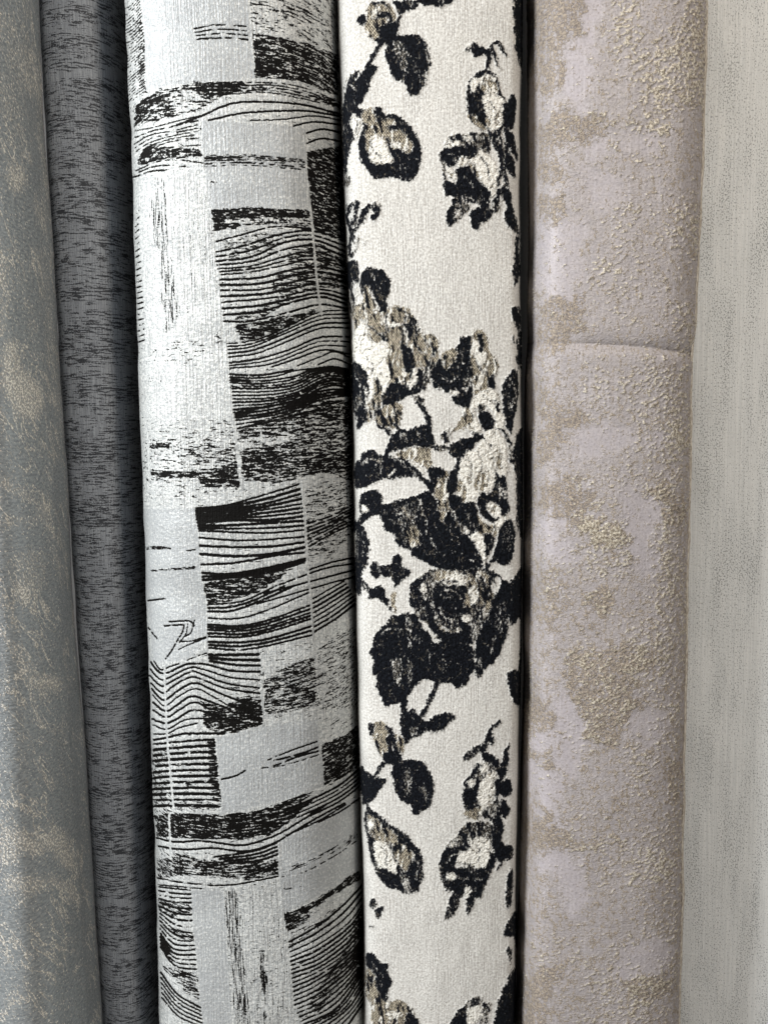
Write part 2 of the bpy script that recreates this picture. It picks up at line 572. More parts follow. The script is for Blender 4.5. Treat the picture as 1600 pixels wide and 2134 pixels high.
SB(400, [
    (Bk, [(930,-10),(1240,-10),(1262,60),(1255,110),(1280,160),(1260,200),(1220,230),(1190,260),(1180,300),(1120,300),(1110,250),(1120,150),(1160,120),(1190,110),(1170,90),(1100,80),(1040,50),(990,30)]),
    (Mo, [(1000,40),(1095,90),(1100,140),(1050,180),(1000,240),(940,262),(912,230),(920,150),(955,90)]),
    (Mo, [(1280,70),(1330,60),(1350,130),(1320,175),(1270,140)]),
    ('L', Bk, 24, [(1330,-10),(1325,40),(1295,70)]),
    (Mo, [(1340,-10),(1370,0),(1360,100),(1350,60)]),
    (Bk, [(1350,-20),(1410,-20),(1440,120),(1480,260),(1480,340),(1410,270),(1370,200),(1392,140),(1372,60)]),
    ('L', Bk, 26, [(160,100),(135,200),(165,330),(150,430),(160,500)]),
    ('L', Bk, 30, [(197,80),(200,150),(180,250)]),
    ('L', Bk, 40, [(305,115),(265,165),(235,235)]),
    ('L', Bk, 20, [(235,235),(195,290),(175,350),(172,400)]),
    (Bk, [(385,135),(380,180),(345,230),(305,215),(320,175)]),
    (Mo, [(340,90),(385,90),(380,135),(330,150)]),
    ('L', Mo, 12, [(290,370),(250,430)]),
    ('L', Mo, 22, [(215,350),(200,440),(180,490)]),
    (Bk, [(130,560),(200,548),(225,600),(218,720),(180,720),(170,850),(140,760),(120,680)]),
    ('L', Wh, 16, [(205,720),(200,830)]),
    (Mo, [(150,820),(200,850),(190,960),(165,1000),(135,900)]),
    (Go, [(265,750),(320,760),(325,830),(350,900),(380,940),(520,900),(610,920),(660,990),(700,1070),(740,1130),(800,1150),(850,1250),(850,1380),(760,1450),(700,1500),(600,1560),(450,1560),(440,1400),(470,1240),(400,1180),(370,1220),(310,1180),(290,1050),(240,1020),(190,1120),(175,1060),(200,900),(260,880)]),
    (Bk, [(232,720),(250,650),(310,595),(365,620),(400,605),(440,650),(470,740),(460,800),(430,940),(385,940),(350,860),(330,780),(290,745),(262,740),(265,800),(245,800)]),
    (Wh, [(440,1035),(560,1040),(565,1065),(450,1070)]),
    (Wh, [(330,910),(375,950),(345,980)]),
    (Wh, [(590,960),(620,970),(610,1000)]),
    (Bk, [(570,1045),(645,1045),(650,1140),(612,1185),(585,1100)]),
    (Wh, [(590,1130),(610,1110),(622,1200),(602,1210)]),
    (Bk, [(540,1190),(620,1230),(660,1330),(660,1420),(600,1445),(575,1340),(570,1260)]),
    (Wh, [(190,1130),(240,1030),(285,1060),(310,1190),(380,1225),(470,1250),(440,1560),(300,1560),(270,1430),(180,1340),(165,1230)]),
    (Bk, [(365,1120),(430,1150),(440,1190),(395,1165)]),
    (Bk, [(165,1335),(250,1400),(300,1480),(310,1560),(165,1560)]),
    (Wh, [(640,1200),(672,1210),(660,1300),(640,1265)]),
    (Bk, [(1000,1200),(1060,1150),(1110,1148),(1105,1280),(1100,1400),(1130,1480),(1130,1560),(830,1560),(800,1460),(845,1330),(900,1420),(985,1370),(985,1260)]),
    (Go, [(860,1310),(930,1265),(985,1240),(1000,1330),(930,1400),(875,1390)]),
    (Go, [(1110,1150),(1200,1138),(1250,1190),(1250,1280),(1325,1380),(1300,1450),(1280,1560),(1150,1560),(1120,1440),(1100,1300)]),
    (Wh, [(1120,1180),(1160,1240),(1225,1280),(1220,1350),(1180,1390),(1120,1260)]),
    (Bk, [(1165,1165),(1203,1170),(1197,1265),(1168,1255)]),
    (Bk, [(1460,350),(1490,380),(1500,600),(1460,760),(1440,640),(1455,500)]),
    (Bk, [(1430,930),(1490,910),(1500,1120),(1450,1030)]),
    (Bk, [(1480,1130),(1530,1150),(1530,1450),(1480,1350)]),
    (Bk, [(1440,1140),(1455,1130),(1460,1200),(1445,1190)]),
])
SB(700, [
    (Wh, [(180,20),(460,100),(450,250),(470,330),(430,430),(400,500),(350,600),(300,640),(290,560),(310,430),(250,250),(190,190)]),
    (Go, [(345,340),(385,345),(400,450),(395,540),(330,620),(310,560),(345,450)]),
    (Bk, [(165,200),(250,240),(295,360),(305,460),(280,560),(285,660),(230,740),(195,720),(210,660),(180,600),(165,480),(160,340)]),
    ('L', Wh, 12, [(270,410),(285,460),(280,530)]),
    (Mo, [(180,520),(240,480),(240,560),(200,600)]),
    (Go, [(285,600),(340,560),(335,630),(290,690)]),
    (Go, [(470,100),(560,95),(590,250),(600,380),(540,400),(480,360),(448,250)]),
    (Bk, [(540,45),(620,100),(660,190),(652,280),(600,320),(580,220)]),
    (Go, [(650,0),(830,0),(850,130),(845,230),(770,300),(690,270),(650,120)]),
    (Go, [(560,300),(640,300),(640,400),(570,400)]),
    (Bk, [(490,380),(600,385),(680,360),(690,250),(745,300),(735,400),(690,460),(600,480),(540,520),(460,550),(400,530),(420,440)]),
    (Wh, [(660,262),(690,262),(672,375),(610,415),(640,340)]),
    (Mo, [(740,250),(800,280),(760,400),(720,440)]),
    (Bk, [(850,180),(900,240),(990,200),(1000,90),(1060,20),(1110,20),(1105,200),(1130,330),(1130,420),(1090,570),(1050,570),(960,500),(1000,440),(930,460),(870,420),(810,330),(800,270)]),
    (Go, [(870,170),(960,110),(990,180),(920,250),(885,235)]),
    (Mo, [(1040,340),(1110,330),(1095,420),(1020,400)]),
    (Wh, [(940,430),(1000,440),(1020,470),(970,480)]),
    (Wh, [(1040,415),(1085,425),(1070,450)]),
    (Go, [(1115,-30),(1200,-40),(1250,30),(1255,110),(1325,220),(1290,340),(1200,420),(1130,480),(1120,300),(1105,200)]),
    (Wh, [(1120,20),(1165,70),(1230,120),(1225,200),(1180,240),(1140,170)]),
    (Bk, [(1165,-10),(1203,0),(1195,120),(1165,110)]),
    (Bk, [(1270,300),(1312,370),(1290,430),(1240,395)]),
    (Wh, [(1110,560),(1180,450),(1300,420),(1335,500),(1320,580),(1370,660),(1362,750),(1300,740),(1290,620),(1220,555),(1160,560),(1140,640),(1190,745),(1120,765),(1050,725),(950,785),(1040,700),(1100,640)]),
    (Mo, [(1160,540),(1215,550),(1210,590),(1165,620)]),
    (Mo, [(1300,540),(1330,530),(1340,600),(1310,600)]),
    (Bk, [(1170,620),(1240,600),(1290,660),(1285,740),(1220,745),(1180,700)]),
    (Go, [(1060,560),(1110,600),(1120,680),(1040,740),(960,760),(1000,690),(1040,640)]),
    ('L', Bk, 30, [(690,530),(755,600),(775,680),(790,810)]),
    (Mo, [(640,490),(710,480),(730,530),(680,530)]),
    (Go, [(410,570),(540,530),(565,620),(530,740),(420,720),(320,650)]),
    ('L', Bk, 16, [(410,560),(330,650)]),
    ('L', Bk, 22, [(370,705),(430,745),(480,790)]),
    ('L', Bk, 26, [(505,700),(540,750)]),
    (Bk, [(480,790),(560,750),(720,720),(790,735),(815,885),(700,880),(600,890),(500,910),(430,960),(420,930),(450,860)]),
    (Mo, [(540,780),(720,750),(700,830),(560,850)]),
    (Go, [(520,920),(620,900),(780,880),(800,1010),(790,1080),(700,1010),(640,1000),(540,970)]),
    (Bk, [(230,930),(320,900),(400,940),(520,960),(620,1000),(700,1080),(800,1170),(820,1240),(770,1220),(680,1120),(600,1110),(480,1140),(420,1120),(330,1170),(200,1205),(180,1100),(200,1010),(240,980)]),
    ('L', Wh, 13, [(465,1110),(490,1080),(515,1068)]),
    ('L', Wh, 20, [(640,1020),(690,1045),(730,1090)]),
    ('L', Wh, 9, [(285,960),(280,1020)]),
    ('L', Wh, 9, [(475,965),(570,1000)]),
    (Mo, [(370,970),(410,970),(390,1100),(360,1120)]),
    (Bk, [(760,1050),(880,1050),(960,1060),(1010,960),(1065,930),(1030,1060),(1000,1120),(1000,1200),(950,1300),(900,1250),(830,1230)]),
    (Go, [(830,1120),(900,1060),(940,1100),(920,1160),(905,1300),(900,1560),(860,1560),(830,1400),(820,1230)]),
    (Bk, [(820,1060),(880,1050),(890,1110),(840,1120)]),
    (Bk, [(930,880),(960,850),(1080,810),(1190,770),(1200,800),(1150,850),(1140,890),(1060,930),(980,970),(940,940)]),
    (Mo, [(860,780),(955,740),(940,850),(880,840)]),
    (Mo, [(830,870),(920,880),(920,910),(830,910)]),
    (Wh, [(1060,930),(1160,900),(1220,780),(1300,750),(1380,850),(1400,1000),(1390,1120),(1300,1180),(1240,1260),(1180,1250),(1160,1320),(1060,1330),(1010,1220),(1020,1080)]),
    (Go, [(1140,1120),(1220,1090),(1242,1160),(1200,1235),(1140,1200)]),
    (Go, [(1010,1130),(1060,1200),(1065,1330),(1010,1320),(995,1220)]),
    (Go, [(1310,950),(1350,970),(1342,1060),(1310,1020)]),
    ('L', Mo, 12, [(1250,860),(1280,880),(1260,900)]),
    (Bk, [(1300,1040),(1330,1110),(1390,1120),(1400,1300),(1415,1380),(1360,1440),(1290,1475),(1200,1440),(1165,1320),(1185,1240),(1240,1260),(1300,1180)]),
    (Wh, [(1230,1340),(1290,1320),(1350,1400),(1300,1450),(1250,1400)]),
    ('L', Wh, 12, [(1330,1170),(1350,1230),(1340,1300)]),
    ('L', Wh, 12, [(1370,1200),(1385,1290)]),
    (Bk, [(250,1250),(300,1215),(370,1220),(410,1280),(420,1330),(500,1330),(620,1290),(700,1250),(790,1250),(830,1290),(840,1500),(850,1560),(460,1560),(400,1430),(330,1420),(250,1500),(190,1560),(185,1480),(260,1440),(225,1380),(240,1300)]),
    (Wh, [(770,1265),(810,1250),(820,1280),(790,1300)]),
    (Wh, [(240,1360),(285,1365),(290,1410),(260,1420)]),
    (Mo, [(430,1390),(520,1350),(650,1360),(640,1480),(480,1500)]),
    (Bk, [(900,1350),(960,1270),(1050,1350),(1140,1320),(1160,1400),(1180,1560),(900,1560)]),
    (Bk, [(1400,300),(1440,260),(1480,300),(1490,450),(1470,560),(1430,770),(1390,710),(1360,600),(1350,450),(1365,400)]),
    ('L', Cr, 8, [(1440,380),(1455,470),(1430,560)]),
    ('L', Mo, 22, [(1380,790),(1420,870),(1435,1000)]),
    ('L', Bk, 14, [(1320,745),(1360,740),(1400,800),(1420,860)]),
    (Bk, [(1460,800),(1560,760),(1560,1560),(1480,1560),(1460,1250),(1465,1100),(1450,1000)]),
])
SB(1000, [
    (Bk, [(400,270),(480,180),(640,130),(780,90),(830,150),(1000,120),(1050,200),(1130,180),(1180,400),(1100,420),(1090,470),(1150,520),(1190,600),(1195,710),(1080,715),(960,720),(880,710),(790,680),(700,640),(640,600),(620,555),(520,520),(490,420),(430,380),(400,310)]),
    (Mo, [(440,310),(520,310),(640,240),(700,180),(680,330),(720,470),(700,530),(600,530),(560,440),(540,360)]),
    (Go, [(590,400),(680,380),(710,480),(690,530),(610,520)]),
    (Md, [(470,220),(620,180),(680,230),(520,290)]),
    (Go, [(850,100),(920,60),(935,200),(885,345),(850,250)]),
    (Mo, [(1000,340),(1050,360),(1110,400),(1060,435),(1010,420)]),
    (Wh, [(1050,390),(1100,400),(1080,430)]),
    (Wh, [(1110,430),(1215,420),(1240,560),(1205,690),(1190,600),(1150,520),(1090,470)]),
    ('L', Go, 12, [(790,460),(815,520),(850,570),(910,610)]),
    ('L', Go, 8, [(940,540),(990,580)]),
    (Wh, [(1095,625),(1120,630),(1110,660)]),
    (Go, [(1190,330),(1300,340),(1380,260),(1395,330),(1340,420),(1290,450),(1220,430),(1150,400),(1150,260)]),
    (Wh, [(1330,300),(1380,290),(1370,380),(1310,380)]),
    (Bk, [(190,320),(250,340),(285,430),(310,500),(303,580),(290,680),(250,760),(240,900),(185,870),(190,600),(210,500)]),
    (Bk, [(230,200),(300,280),(270,330),(200,350),(240,290)]),
    (Wh, [(250,200),(290,200),(292,250),(262,262)]),
    (Mo, [(200,400),(215,400),(225,600),(200,620)]),
    (Bk, [(500,600),(550,610),(560,690),(625,712),(620,740),(570,790),(510,860),(480,790),(420,760),(385,690),(460,672),(478,620)]),
    (Bk, [(330,650),(345,640),(380,700),(385,770),(350,775),(308,720)]),
    (Bk, [(250,780),(320,860),(370,830),(420,870),(432,930),(470,950),(430,990),(370,935),(310,950),(300,890),(250,850)]),
    ('L', Bk, 16, [(430,970),(455,1010),(485,1045)]),
    (Go, [(480,900),(520,900),(512,1060),(478,1020)]),
    ('L', Wh, 8, [(240,815),(300,870)]),
    (Mo, [(640,820),(740,740),(820,700),(960,720),(1200,700),(1270,820),(1290,960),(1240,1080),(1180,1200),(1100,1310),(880,1280),(800,1200),(700,1100),(640,1000),(620,900)]),
    (Go, [(820,730),(940,730),(1080,760),(1200,720),(1260,830),(1280,950),(1230,1060),(1180,980),(1170,860),(1080,830),(960,830),(840,800)]),
    (Bk, [(640,830),(700,790),(690,860),(700,930),(780,985),(660,1005),(615,960)]),
    (Wh, [(690,860),(740,830),(752,880),(720,900)]),
    (Bk, [(830,860),(1020,840),(1050,930),(1040,1040),(960,1100),(940,1180),(880,1110),(830,1040),(800,960)]),
    (Wh, [(960,740),(1060,750),(1080,810),(980,820),(940,790)]),
    ('L', Wh, 10, [(810,800),(950,830),(1060,832)]),
    (Wh, [(1105,850),(1150,850),(1162,950),(1125,1000),(1090,920)]),
    (Wh, [(1040,1070),(1090,1060),(1105,1110),(1060,1130)]),
    (Go, [(1060,900),(1095,920),(1100,1040),(1060,1060)]),
    (Bk, [(870,1180),(960,1225),(1060,1150),(1110,1180),(1060,1290),(900,1290),(850,1240)]),
    ('L', Go, 12, [(860,1160),(920,1210),(1010,1200),(1060,1140)]),
    (Bk, [(1370,330),(1440,340),(1462,440),(1440,580),(1390,670),(1310,665),(1280,600),(1320,460)]),
    (Md, [(1380,370),(1430,370),(1440,500),(1380,580),(1350,500)]),
    (Bk, [(1215,430),(1290,450),(1280,520),(1245,600),(1220,560)]),
    ('L', Bk, 14, [(1240,560),(1220,720)]),
    ('L', Bk, 18, [(1300,610),(1250,670),(1222,720)]),
    (Bk, [(1250,710),(1320,740),(1360,790),(1430,830),(1420,950),(1400,1060),(1395,1200),(1350,1330),(1280,1440),(1210,1500),(1200,1560),(1150,1560),(1145,1330),(1170,1220),(1240,1090),(1285,960),(1300,850),(1250,760)]),
    (Cr, [(1290,770),(1340,790),(1310,900),(1300,830)]),
    (Md, [(1300,1000),(1380,960),(1380,1150),(1300,1250)]),
    (Bk, [(330,1280),(390,1190),(440,1150),(470,1095),(620,1050),(690,1090),(720,1170),(800,1240),(800,1330),(840,1300),(1070,1340),(1085,1560),(360,1560),(380,1400),(340,1330)]),
    (Md, [(560,1120),(620,1150),(760,1270),(700,1300),(580,1230)]),
    (Mo, [(480,1400),(620,1380),(640,1560),(480,1560)]),
    (Bk, [(1410,820),(1560,700),(1560,1560),(1480,1560),(1500,1200),(1480,1100),(1420,1150),(1400,1000)]),
])
SB(1350, [
    (Bk, [(345,110),(370,-30),(1070,-30),(1100,150),(1090,280),(1040,300),(990,330),(960,300),(860,280),(830,290),(800,240),(810,180),(770,120),(740,180),(720,250),(640,340),(590,400),(520,440),(440,465),(400,410),(370,350),(350,230)]),
    (Mo, [(470,100),(560,80),(640,100),(645,260),(560,320),(480,250)]),
    (Bk, [(560,90),(600,80),(600,330),(560,330)]),
    ('L', Wh, 8, [(775,30),(775,120)]),
    (Bk, [(1150,-20),(1345,-60),(1335,60),(1290,110),(1220,170),(1190,210),(1160,180)]),
    (Mo, [(1160,80),(1200,90),(1200,200),(1170,190)]),
    (Bk, [(550,410),(600,395),(610,510),(650,480),(700,540),(750,580),(800,550),(850,525),(960,518),(988,555),(930,610),(870,660),(780,667),(710,690),(640,720),(590,775),(562,740),(550,600)]),
    ('L', Bk, 34, [(830,290),(780,430),(715,530)]),
    (Mo, [(600,640),(660,620),(700,650),(640,700)]),
    (Go, [(340,600),(390,583),(460,610),(500,670),(570,710),(585,820),(560,840),(450,830),(410,870),(360,800),(330,700)]),
    (Bk, [(290,610),(330,605),(345,650),(330,700),(300,650)]),
    (Bk, [(440,605),(500,670),(530,800),(572,880),(520,920),(450,905),(415,870),(440,820),(500,810),(430,720),(460,690)]),
    ('L', Bk, 26, [(500,895),(410,920),(360,1000)]),
    (Bk, [(240,930),(290,990),(340,1010),(420,1040),(432,1070),(390,1130),(340,1215),(270,1230),(232,1150),(222,1000)]),
    (Bk, [(500,920),(590,890),(720,900),(770,960),(818,1060),(800,1180),(780,1260),(730,1280),(690,1335),(640,1325),(635,1250),(560,1210),(500,1130),(495,1060),(475,990)]),
    (Mo, [(560,1000),(620,950),(640,1060),(625,1180),(570,1120)]),
    (Mo, [(700,1060),(770,1100),(760,1230),(735,1200)]),
    ('L', Bk, 26, [(1335,580),(1265,650),(1240,720),(1210,800),(1205,860)]),
    ('L', Bk, 34, [(1255,690),(1275,745)]),
    (Md, [(1035,900),(1080,820),(1150,772),(1218,772),(1200,810),(1130,870),(1090,890)]),
    (Bk, [(1205,845),(1280,848),(1330,920),(1335,1010),(1290,970),(1260,900),(1210,890)]),
    (Mo, [(1160,930),(1210,900),(1260,910),(1310,980),(1320,1020),(1290,1150),(1240,1290),(1180,1350),(1100,1360),(1060,1340),(1050,1240),(1040,1150),(1060,1080),(1100,1000)]),
    (Bk, [(1150,1030),(1180,1080),(1155,1180),(1190,1290),(1100,1310),(1050,1210),(1060,1120),(1110,1125),(1130,1060)]),
    ('L', Bk, 24, [(1170,930),(1110,1010),(1065,1090),(1055,1210)]),
    (Wh, [(1180,1070),(1280,990),(1315,1010),(1292,1150),(1240,1260),(1205,1290),(1160,1200)]),
    (Wh, [(1080,1050),(1135,1035),(1110,1110),(1085,1100)]),
    (Wh, [(1200,930),(1240,920),(1230,980),(1190,990)]),
    (Go, [(1060,1300),(1130,1260),(1195,1270),(1180,1350),(1100,1360),(1060,1340)]),
    (Bk, [(1300,1050),(1340,1080),(1325,1220),(1340,1400),(1300,1380),(1210,1350),(1225,1280),(1290,1210)]),
    (Mo, [(1240,1270),(1310,1220),(1310,1340),(1250,1340)]),
    (Bk, [(1400,755),(1412,800),(1400,920),(1360,1040),(1325,1050),(1345,900)]),
    (Bk, [(1340,1080),(1400,1040),(1430,1090),(1430,1150),(1370,1180),(1335,1150)]),
    (Bk, [(1340,1220),(1380,1200),(1415,1280),(1380,1350),(1335,1320)]),
    (Bk, [(1400,200),(1560,200),(1560,480),(1470,460),(1410,340)]),
    (Mo, [(1050,1410),(1200,1370),(1280,1430),(1290,1560),(1000,1560)]),
    (Bk, [(1280,1370),(1360,1390),(1345,1560),(1290,1560)]),
    (Go, [(290,1300),(400,1380),(470,1430),(590,1500),(540,1560),(330,1560),(300,1400)]),
    ('L', Bk, 28, [(260,1225),(330,1310),(420,1390),(500,1435),(590,1500)]),
    ('L', Bk, 18, [(285,1300),(285,1400),(310,1520)]),
    (Wh, [(300,1360),(330,1370),(330,1440),(310,1450)]),
])
SB(1734, [
    (Bk, [(300,-10),(350,20),(480,20),(590,40),(640,80),(700,140),(728,250),(722,370),(680,470),(600,487),(540,462),(450,430),(390,370),(340,270),(310,150)]),
    (Go, [(340,-10),(500,-10),(530,70),(600,105),(650,180),(640,260),(590,315),(510,290),(480,180),(430,100),(380,70),(350,60)]),
    (Wh, [(350,90),(400,75),(450,110),(500,230),(530,335),(440,290),(355,250)]),
    ('L', Bk, 12, [(470,100),(500,200),(560,300)]),
    (Mo, [(540,345),(610,350),(640,465),(580,470)]),
    ('L', Bk, 30, [(500,-10),(560,20),(600,45)]),
    (Mo, [(900,120),(960,50),(1060,-20),(1270,-20),(1270,70),(1130,70),(1050,110),(960,140),(885,190)]),
    (Wh, [(1120,60),(1200,50),(1262,80),(1250,200),(1210,300),(1090,270),(1070,230),(1000,260),(1000,200),(1090,130)]),
    (Wh, [(940,90),(990,80),(960,120)]),
    (Bk, [(865,230),(900,150),(1000,120),(1100,75),(1080,130),(1010,180),(990,260),(1000,285),(1180,290),(1265,310),(1225,420),(1185,515),(1140,500),(1130,440),(1050,460),(960,470),(900,450),(880,380),(862,300)]),
    ('L', Mo, 18, [(865,230),(865,310),(890,390)]),
    (Mo, [(1060,230),(1130,270),(1180,300),(1060,300)]),
    (Wh, [(920,320),(950,305),(990,345),(960,385),(925,380)]),
    (Bk, [(1270,150),(1292,250),(1250,360),(1210,380),(1235,250)]),
    (Bk, [(1275,-10),(1335,-10),(1370,90),(1435,115),(1430,215),(1370,220),(1340,290),(1310,305),(1330,230),(1290,190)]),
    (Md, [(970,470),(1060,470),(1020,560),(990,640),(930,690),(888,692),(930,600),(940,530)]),
    (Bk, [(1080,500),(1120,440),(1140,500),(1140,570),(1110,620),(1073,655),(1075,580)]),
    (Wh, [(1065,450),(1110,440),(1090,500),(1070,520)]),
    (Bk, [(303,570),(328,523),(362,540),(340,600),(312,598)]),
    (Bk, [(350,610),(390,590),(418,620),(380,682),(352,650)]),
    ('L', Bk, 12, [(310,755),(345,762)]),
    (Bk, [(1410,300),(1440,320),(1430,560),(1400,612),(1380,500)]),
    (Bk, [(1410,690),(1450,640),(1500,640),(1490,1000),(1440,840),(1370,820)]),
    (Bk, [(1400,920),(1430,930),(1420,1060)]),
    (Bk, [(1410,1140),(1480,1090),(1500,1600),(1290,1600),(1340,1300)]),
    (Go, [(275,1080),(340,1130),(370,1250),(430,1350),(540,1330),(620,1390),(690,1500),(700,1600),(330,1600),(320,1380),(265,1280)]),
    (Bk, [(285,970),(350,970),(390,1040),(440,1040),(462,1120),(490,1180),(462,1250),(440,1350),(400,1320),(360,1240),(340,1120),(285,1060)]),
    (Wh, [(440,1430),(560,1440),(540,1480),(450,1480)]),
    (Bk, [(600,1440),(665,1480),(680,1600),(580,1600)]),
    (Mo, [(1050,1385),(1120,1325),(1192,1308),(1185,1380),(1130,1420),(1095,1600),(930,1600),(980,1450)]),
    (Bk, [(1060,1385),(1065,1560),(945,1600),(1000,1440)]),
    (Bk, [(1120,1360),(1170,1330),(1150,1400),(1115,1420)]),
    (Wh, [(1090,1420),(1170,1380),(1185,1470),(1110,1600),(1075,1520)]),
    (Mo, [(1200,1370),(1275,1360),(1250,1440),(1240,1600),(1195,1600)]),
])
SB(700, [
    ('L', Mo, 9, [(1080,960),(1120,1050),(1095,1180)]), ('L', Mo, 9, [(1160,915),(1200,1010),(1180,1090)]), ('L', Mo, 9, [(1240,850),(1290,940),(1275,1060)]), ('L', Mo, 8, [(1340,880),(1362,980)]),
    ('L', Bk, 9, [(1120,770),(1180,790),(1230,830)]), ('L', Mo, 10, [(1200,480),(1250,520),(1320,510)]),
    ('L', Go, 12, [(560,1345),(600,1420),(590,1500)]), ('L', Go, 12, [(700,1290),(722,1380),(700,1480)]), ('L', Go, 9, [(930,1330),(950,1420),(940,1510)]), ('L', Go, 9, [(1060,1380),(1090,1460),(1130,1510)]),
    ('L', Go, 10, [(240,1010),(330,980),(420,1010)]), ('L', Go, 9, [(560,1030),(640,1070),(690,1120)]), ('L', Go, 10, [(880,330),(940,360),(1010,330)]), ('L', Go, 10, [(1020,100),(1040,200),(1020,290)]),
    ('L', Go, 8, [(200,300),(240,400),(230,500)]), ('L', Go, 8, [(1420,330),(1400,450),(1430,600)])])
SB(400, [
    ('L', Bk, 11, [(440,940),(430,1040),(470,1110)]), ('L', Bk, 10, [(520,920),(600,970),(565,1030)]), ('L', Bk, 12, [(700,1080),(680,1180),(720,1290)]), ('L', Bk, 10, [(780,1165),(805,1280),(770,1400)]),
    ('L', Bk, 9, [(290,1050),(370,1110),(440,1110)]), ('L', Wh, 12, [(720,1130),(760,1200),(740,1290)]), ('L', Go, 9, [(330,640),(350,720),(400,800)]), ('L', Go, 8, [(1050,30),(1130,60),(1220,60)]),
    ('L', Bk, 8, [(280,1300),(330,1380),(320,1460)]), ('L', Bk, 10, [(1150,1340),(1190,1420),(1240,1440)])])
SB(1000, [
    ('L', Bk, 14, [(760,760),(700,850),(725,960),(810,1060)]), ('L', Bk, 12, [(820,870),(900,800),(1010,815)]), ('L', Bk, 13, [(1180,780),(1225,900),(1190,1020),(1120,1130)]), ('L', Bk, 11, [(1100,730),(1180,760),(1240,840)]),
    ('L', Go, 11, [(855,920),(900,875),(980,880),(1025,945)]), ('L', Go, 10, [(860,1010),(900,1080),(960,1110)]), ('L', Go, 9, [(900,950),(940,930),(980,970),(960,1020)]),
    ('L', Go, 9, [(400,1230),(480,1180),(600,1190)]), ('L', Go, 9, [(600,1080),(640,1200),(620,1340)]), ('L', Go, 8, [(880,1380),(900,1450),(890,1520)]), ('L', Go, 8, [(1260,1130),(1300,1230),(1260,1380)]),
    ('L', Go, 10, [(720,250),(760,350),(740,450)]), ('L', Go, 10, [(960,250),(1000,330),(980,420)]), ('L', Go, 8, [(460,720),(530,730)]), ('L', Go, 8, [(250,400),(270,500),(250,620)])])
SB(0, [
    ('L', Bk, 9, [(950,1130),(1010,1095),(1090,1110)]), ('L', Go, 9, [(920,1220),(990,1235),(960,1290)]), ('L', Go, 9, [(1040,1390),(1100,1440),(1130,1500)]), ('L', Bk, 9, [(1180,1230),(1240,1330),(1250,1450)]),
    ('L', Go, 9, [(150,660),(200,720),(180,820)]), ('L', Bk, 8, [(1240,800),(1300,870),(1290,970)]), ('L', Bk, 9, [(300,1110),(330,1190),(390,1260)])])
SB(1734, [
    ('L', Go, 10, [(900,250),(950,195),(1020,165)]), ('L', Go, 10, [(1000,345),(1080,385),(1190,365)]), ('L', Mo, 9, [(1150,100),(1180,160),(1160,240)]), ('L', Bk, 8, [(390,110),(430,190),(440,280)]),
    ('L', Go, 9, [(330,1040),(390,1120),(410,1230)]), ('L', Go, 9, [(650,180),(690,270),(660,380)])])
rag = (fbm(*[c / 5.0 for c in np.meshgrid(np.arange(D.w), np.arange(D.h))], 3, 3) - 0.5)[..., None]
wide = D.a.copy()
Dw = Cloth(680, 440, 3, (0, 0, 0)); Dw.a = wide; Dw.blur(6.0)
D.blur(1.6)
D.a = 0.84 * D.a + 0.16 * Dw.a          # threads of one colour stray into the next
D.a = np.clip(D.a, 0, 1)

FL = make_roll_grid(
    [(0,704),(100,706),(200,709),(300,713),(400,717),(500,721),(600,726),(700,731),(800,734),(1000,737),(1200,741),(1350,745),(1500,747),(1700,753),(1900,757),(2134,759)],
    [(0,1087),(400,1084),(700,1085),(1000,1087),(1400,1083),(1700,1079),(2134,1071)],
    0.605, 0.043, FOLDED, 0.00062)
jx = (fbm(FL['u'] / 1.5, FL['v'] / 1.1, 41, 2) - 0.5) * 5 + (fbm(FL['u'] / 5, FL['v'] / 5, 43, 2) - 0.5) * 8
jy = (fbm(FL['u'] / 1.1, FL['v'] / 1.5, 42, 2) - 0.5) * 7 + (fbm(FL['u'] / 5, FL['v'] / 5, 44, 2) - 0.5) * 8
A = D.sample(FL['px'] + jx, FL['py'] + jy)
# brushwork of the petals: threads of the other colours drawn through each patch
U_, V_ = FL['u'], FL['v']
gm = np.clip(A[..., 1], 0, 1); bm = np.clip((A[..., 0] - 0.6) * 2.5, 0, 1) * (1 - np.clip(A[..., 1] * 2, 0, 1)); wm = np.clip(A[..., 2], 0, 1)
na = fbm((U_ + 0.2 * V_) / 2.0, (V_ - 0.2 * U_) / 8.0, 71, 3); nb_ = fbm((U_ - 0.15 * V_) / 2.0, V_ / 7.0, 72, 3)
nc = np.abs(fbm((U_ + 0.4 * V_) / 6.0, (V_ - 0.4 * U_) / 12.0, 73, 3) - 0.5); nd_ = np.abs(fbm((U_ - 0.25 * V_) / 5.0, V_ / 10.0, 74, 3) - 0.5)
kb = np.clip((na - 0.56) * 9, 0, 1) * gm
kw = np.clip((0.43 - nb_) * 9, 0, 1) * gm
kg = np.clip((0.034 - nc) * 50, 0, 1) * bm
ks = np.clip((0.030 - nd_) * 45, 0, 1) * wm
A[..., 0] += 0.75 * kb - 0.42 * kg - 0.3 * kw
A[..., 1] += -0.3 * kb - 0.7 * kw + 0.95 * kg + 0.7 * ks
A[..., 2] += 0.9 * kw - 0.6 * ks
A = np.clip(A, 0, 1)
facing = FL['y'] < 0.61
A = np.where(facing[..., None], A, 0)
nz = fbm(FL['u'] / 1.5, FL['v'] / 1.5, 11, 2) - 0.5
soft = fbm(FL['u'] / 14, FL['v'] / 30, 5, 2) - 0.5
displace(FL, dents(FL, 301) + 0.0005 * np.clip(A[..., 0] * 1.4, 0, 1) * (1 + 1.6 * nz) + 0.0005 * np.clip(A[..., 2], 0, 1) * (1 + 1.3 * nz) + 0.00012 * nz + 0.0009 * soft)

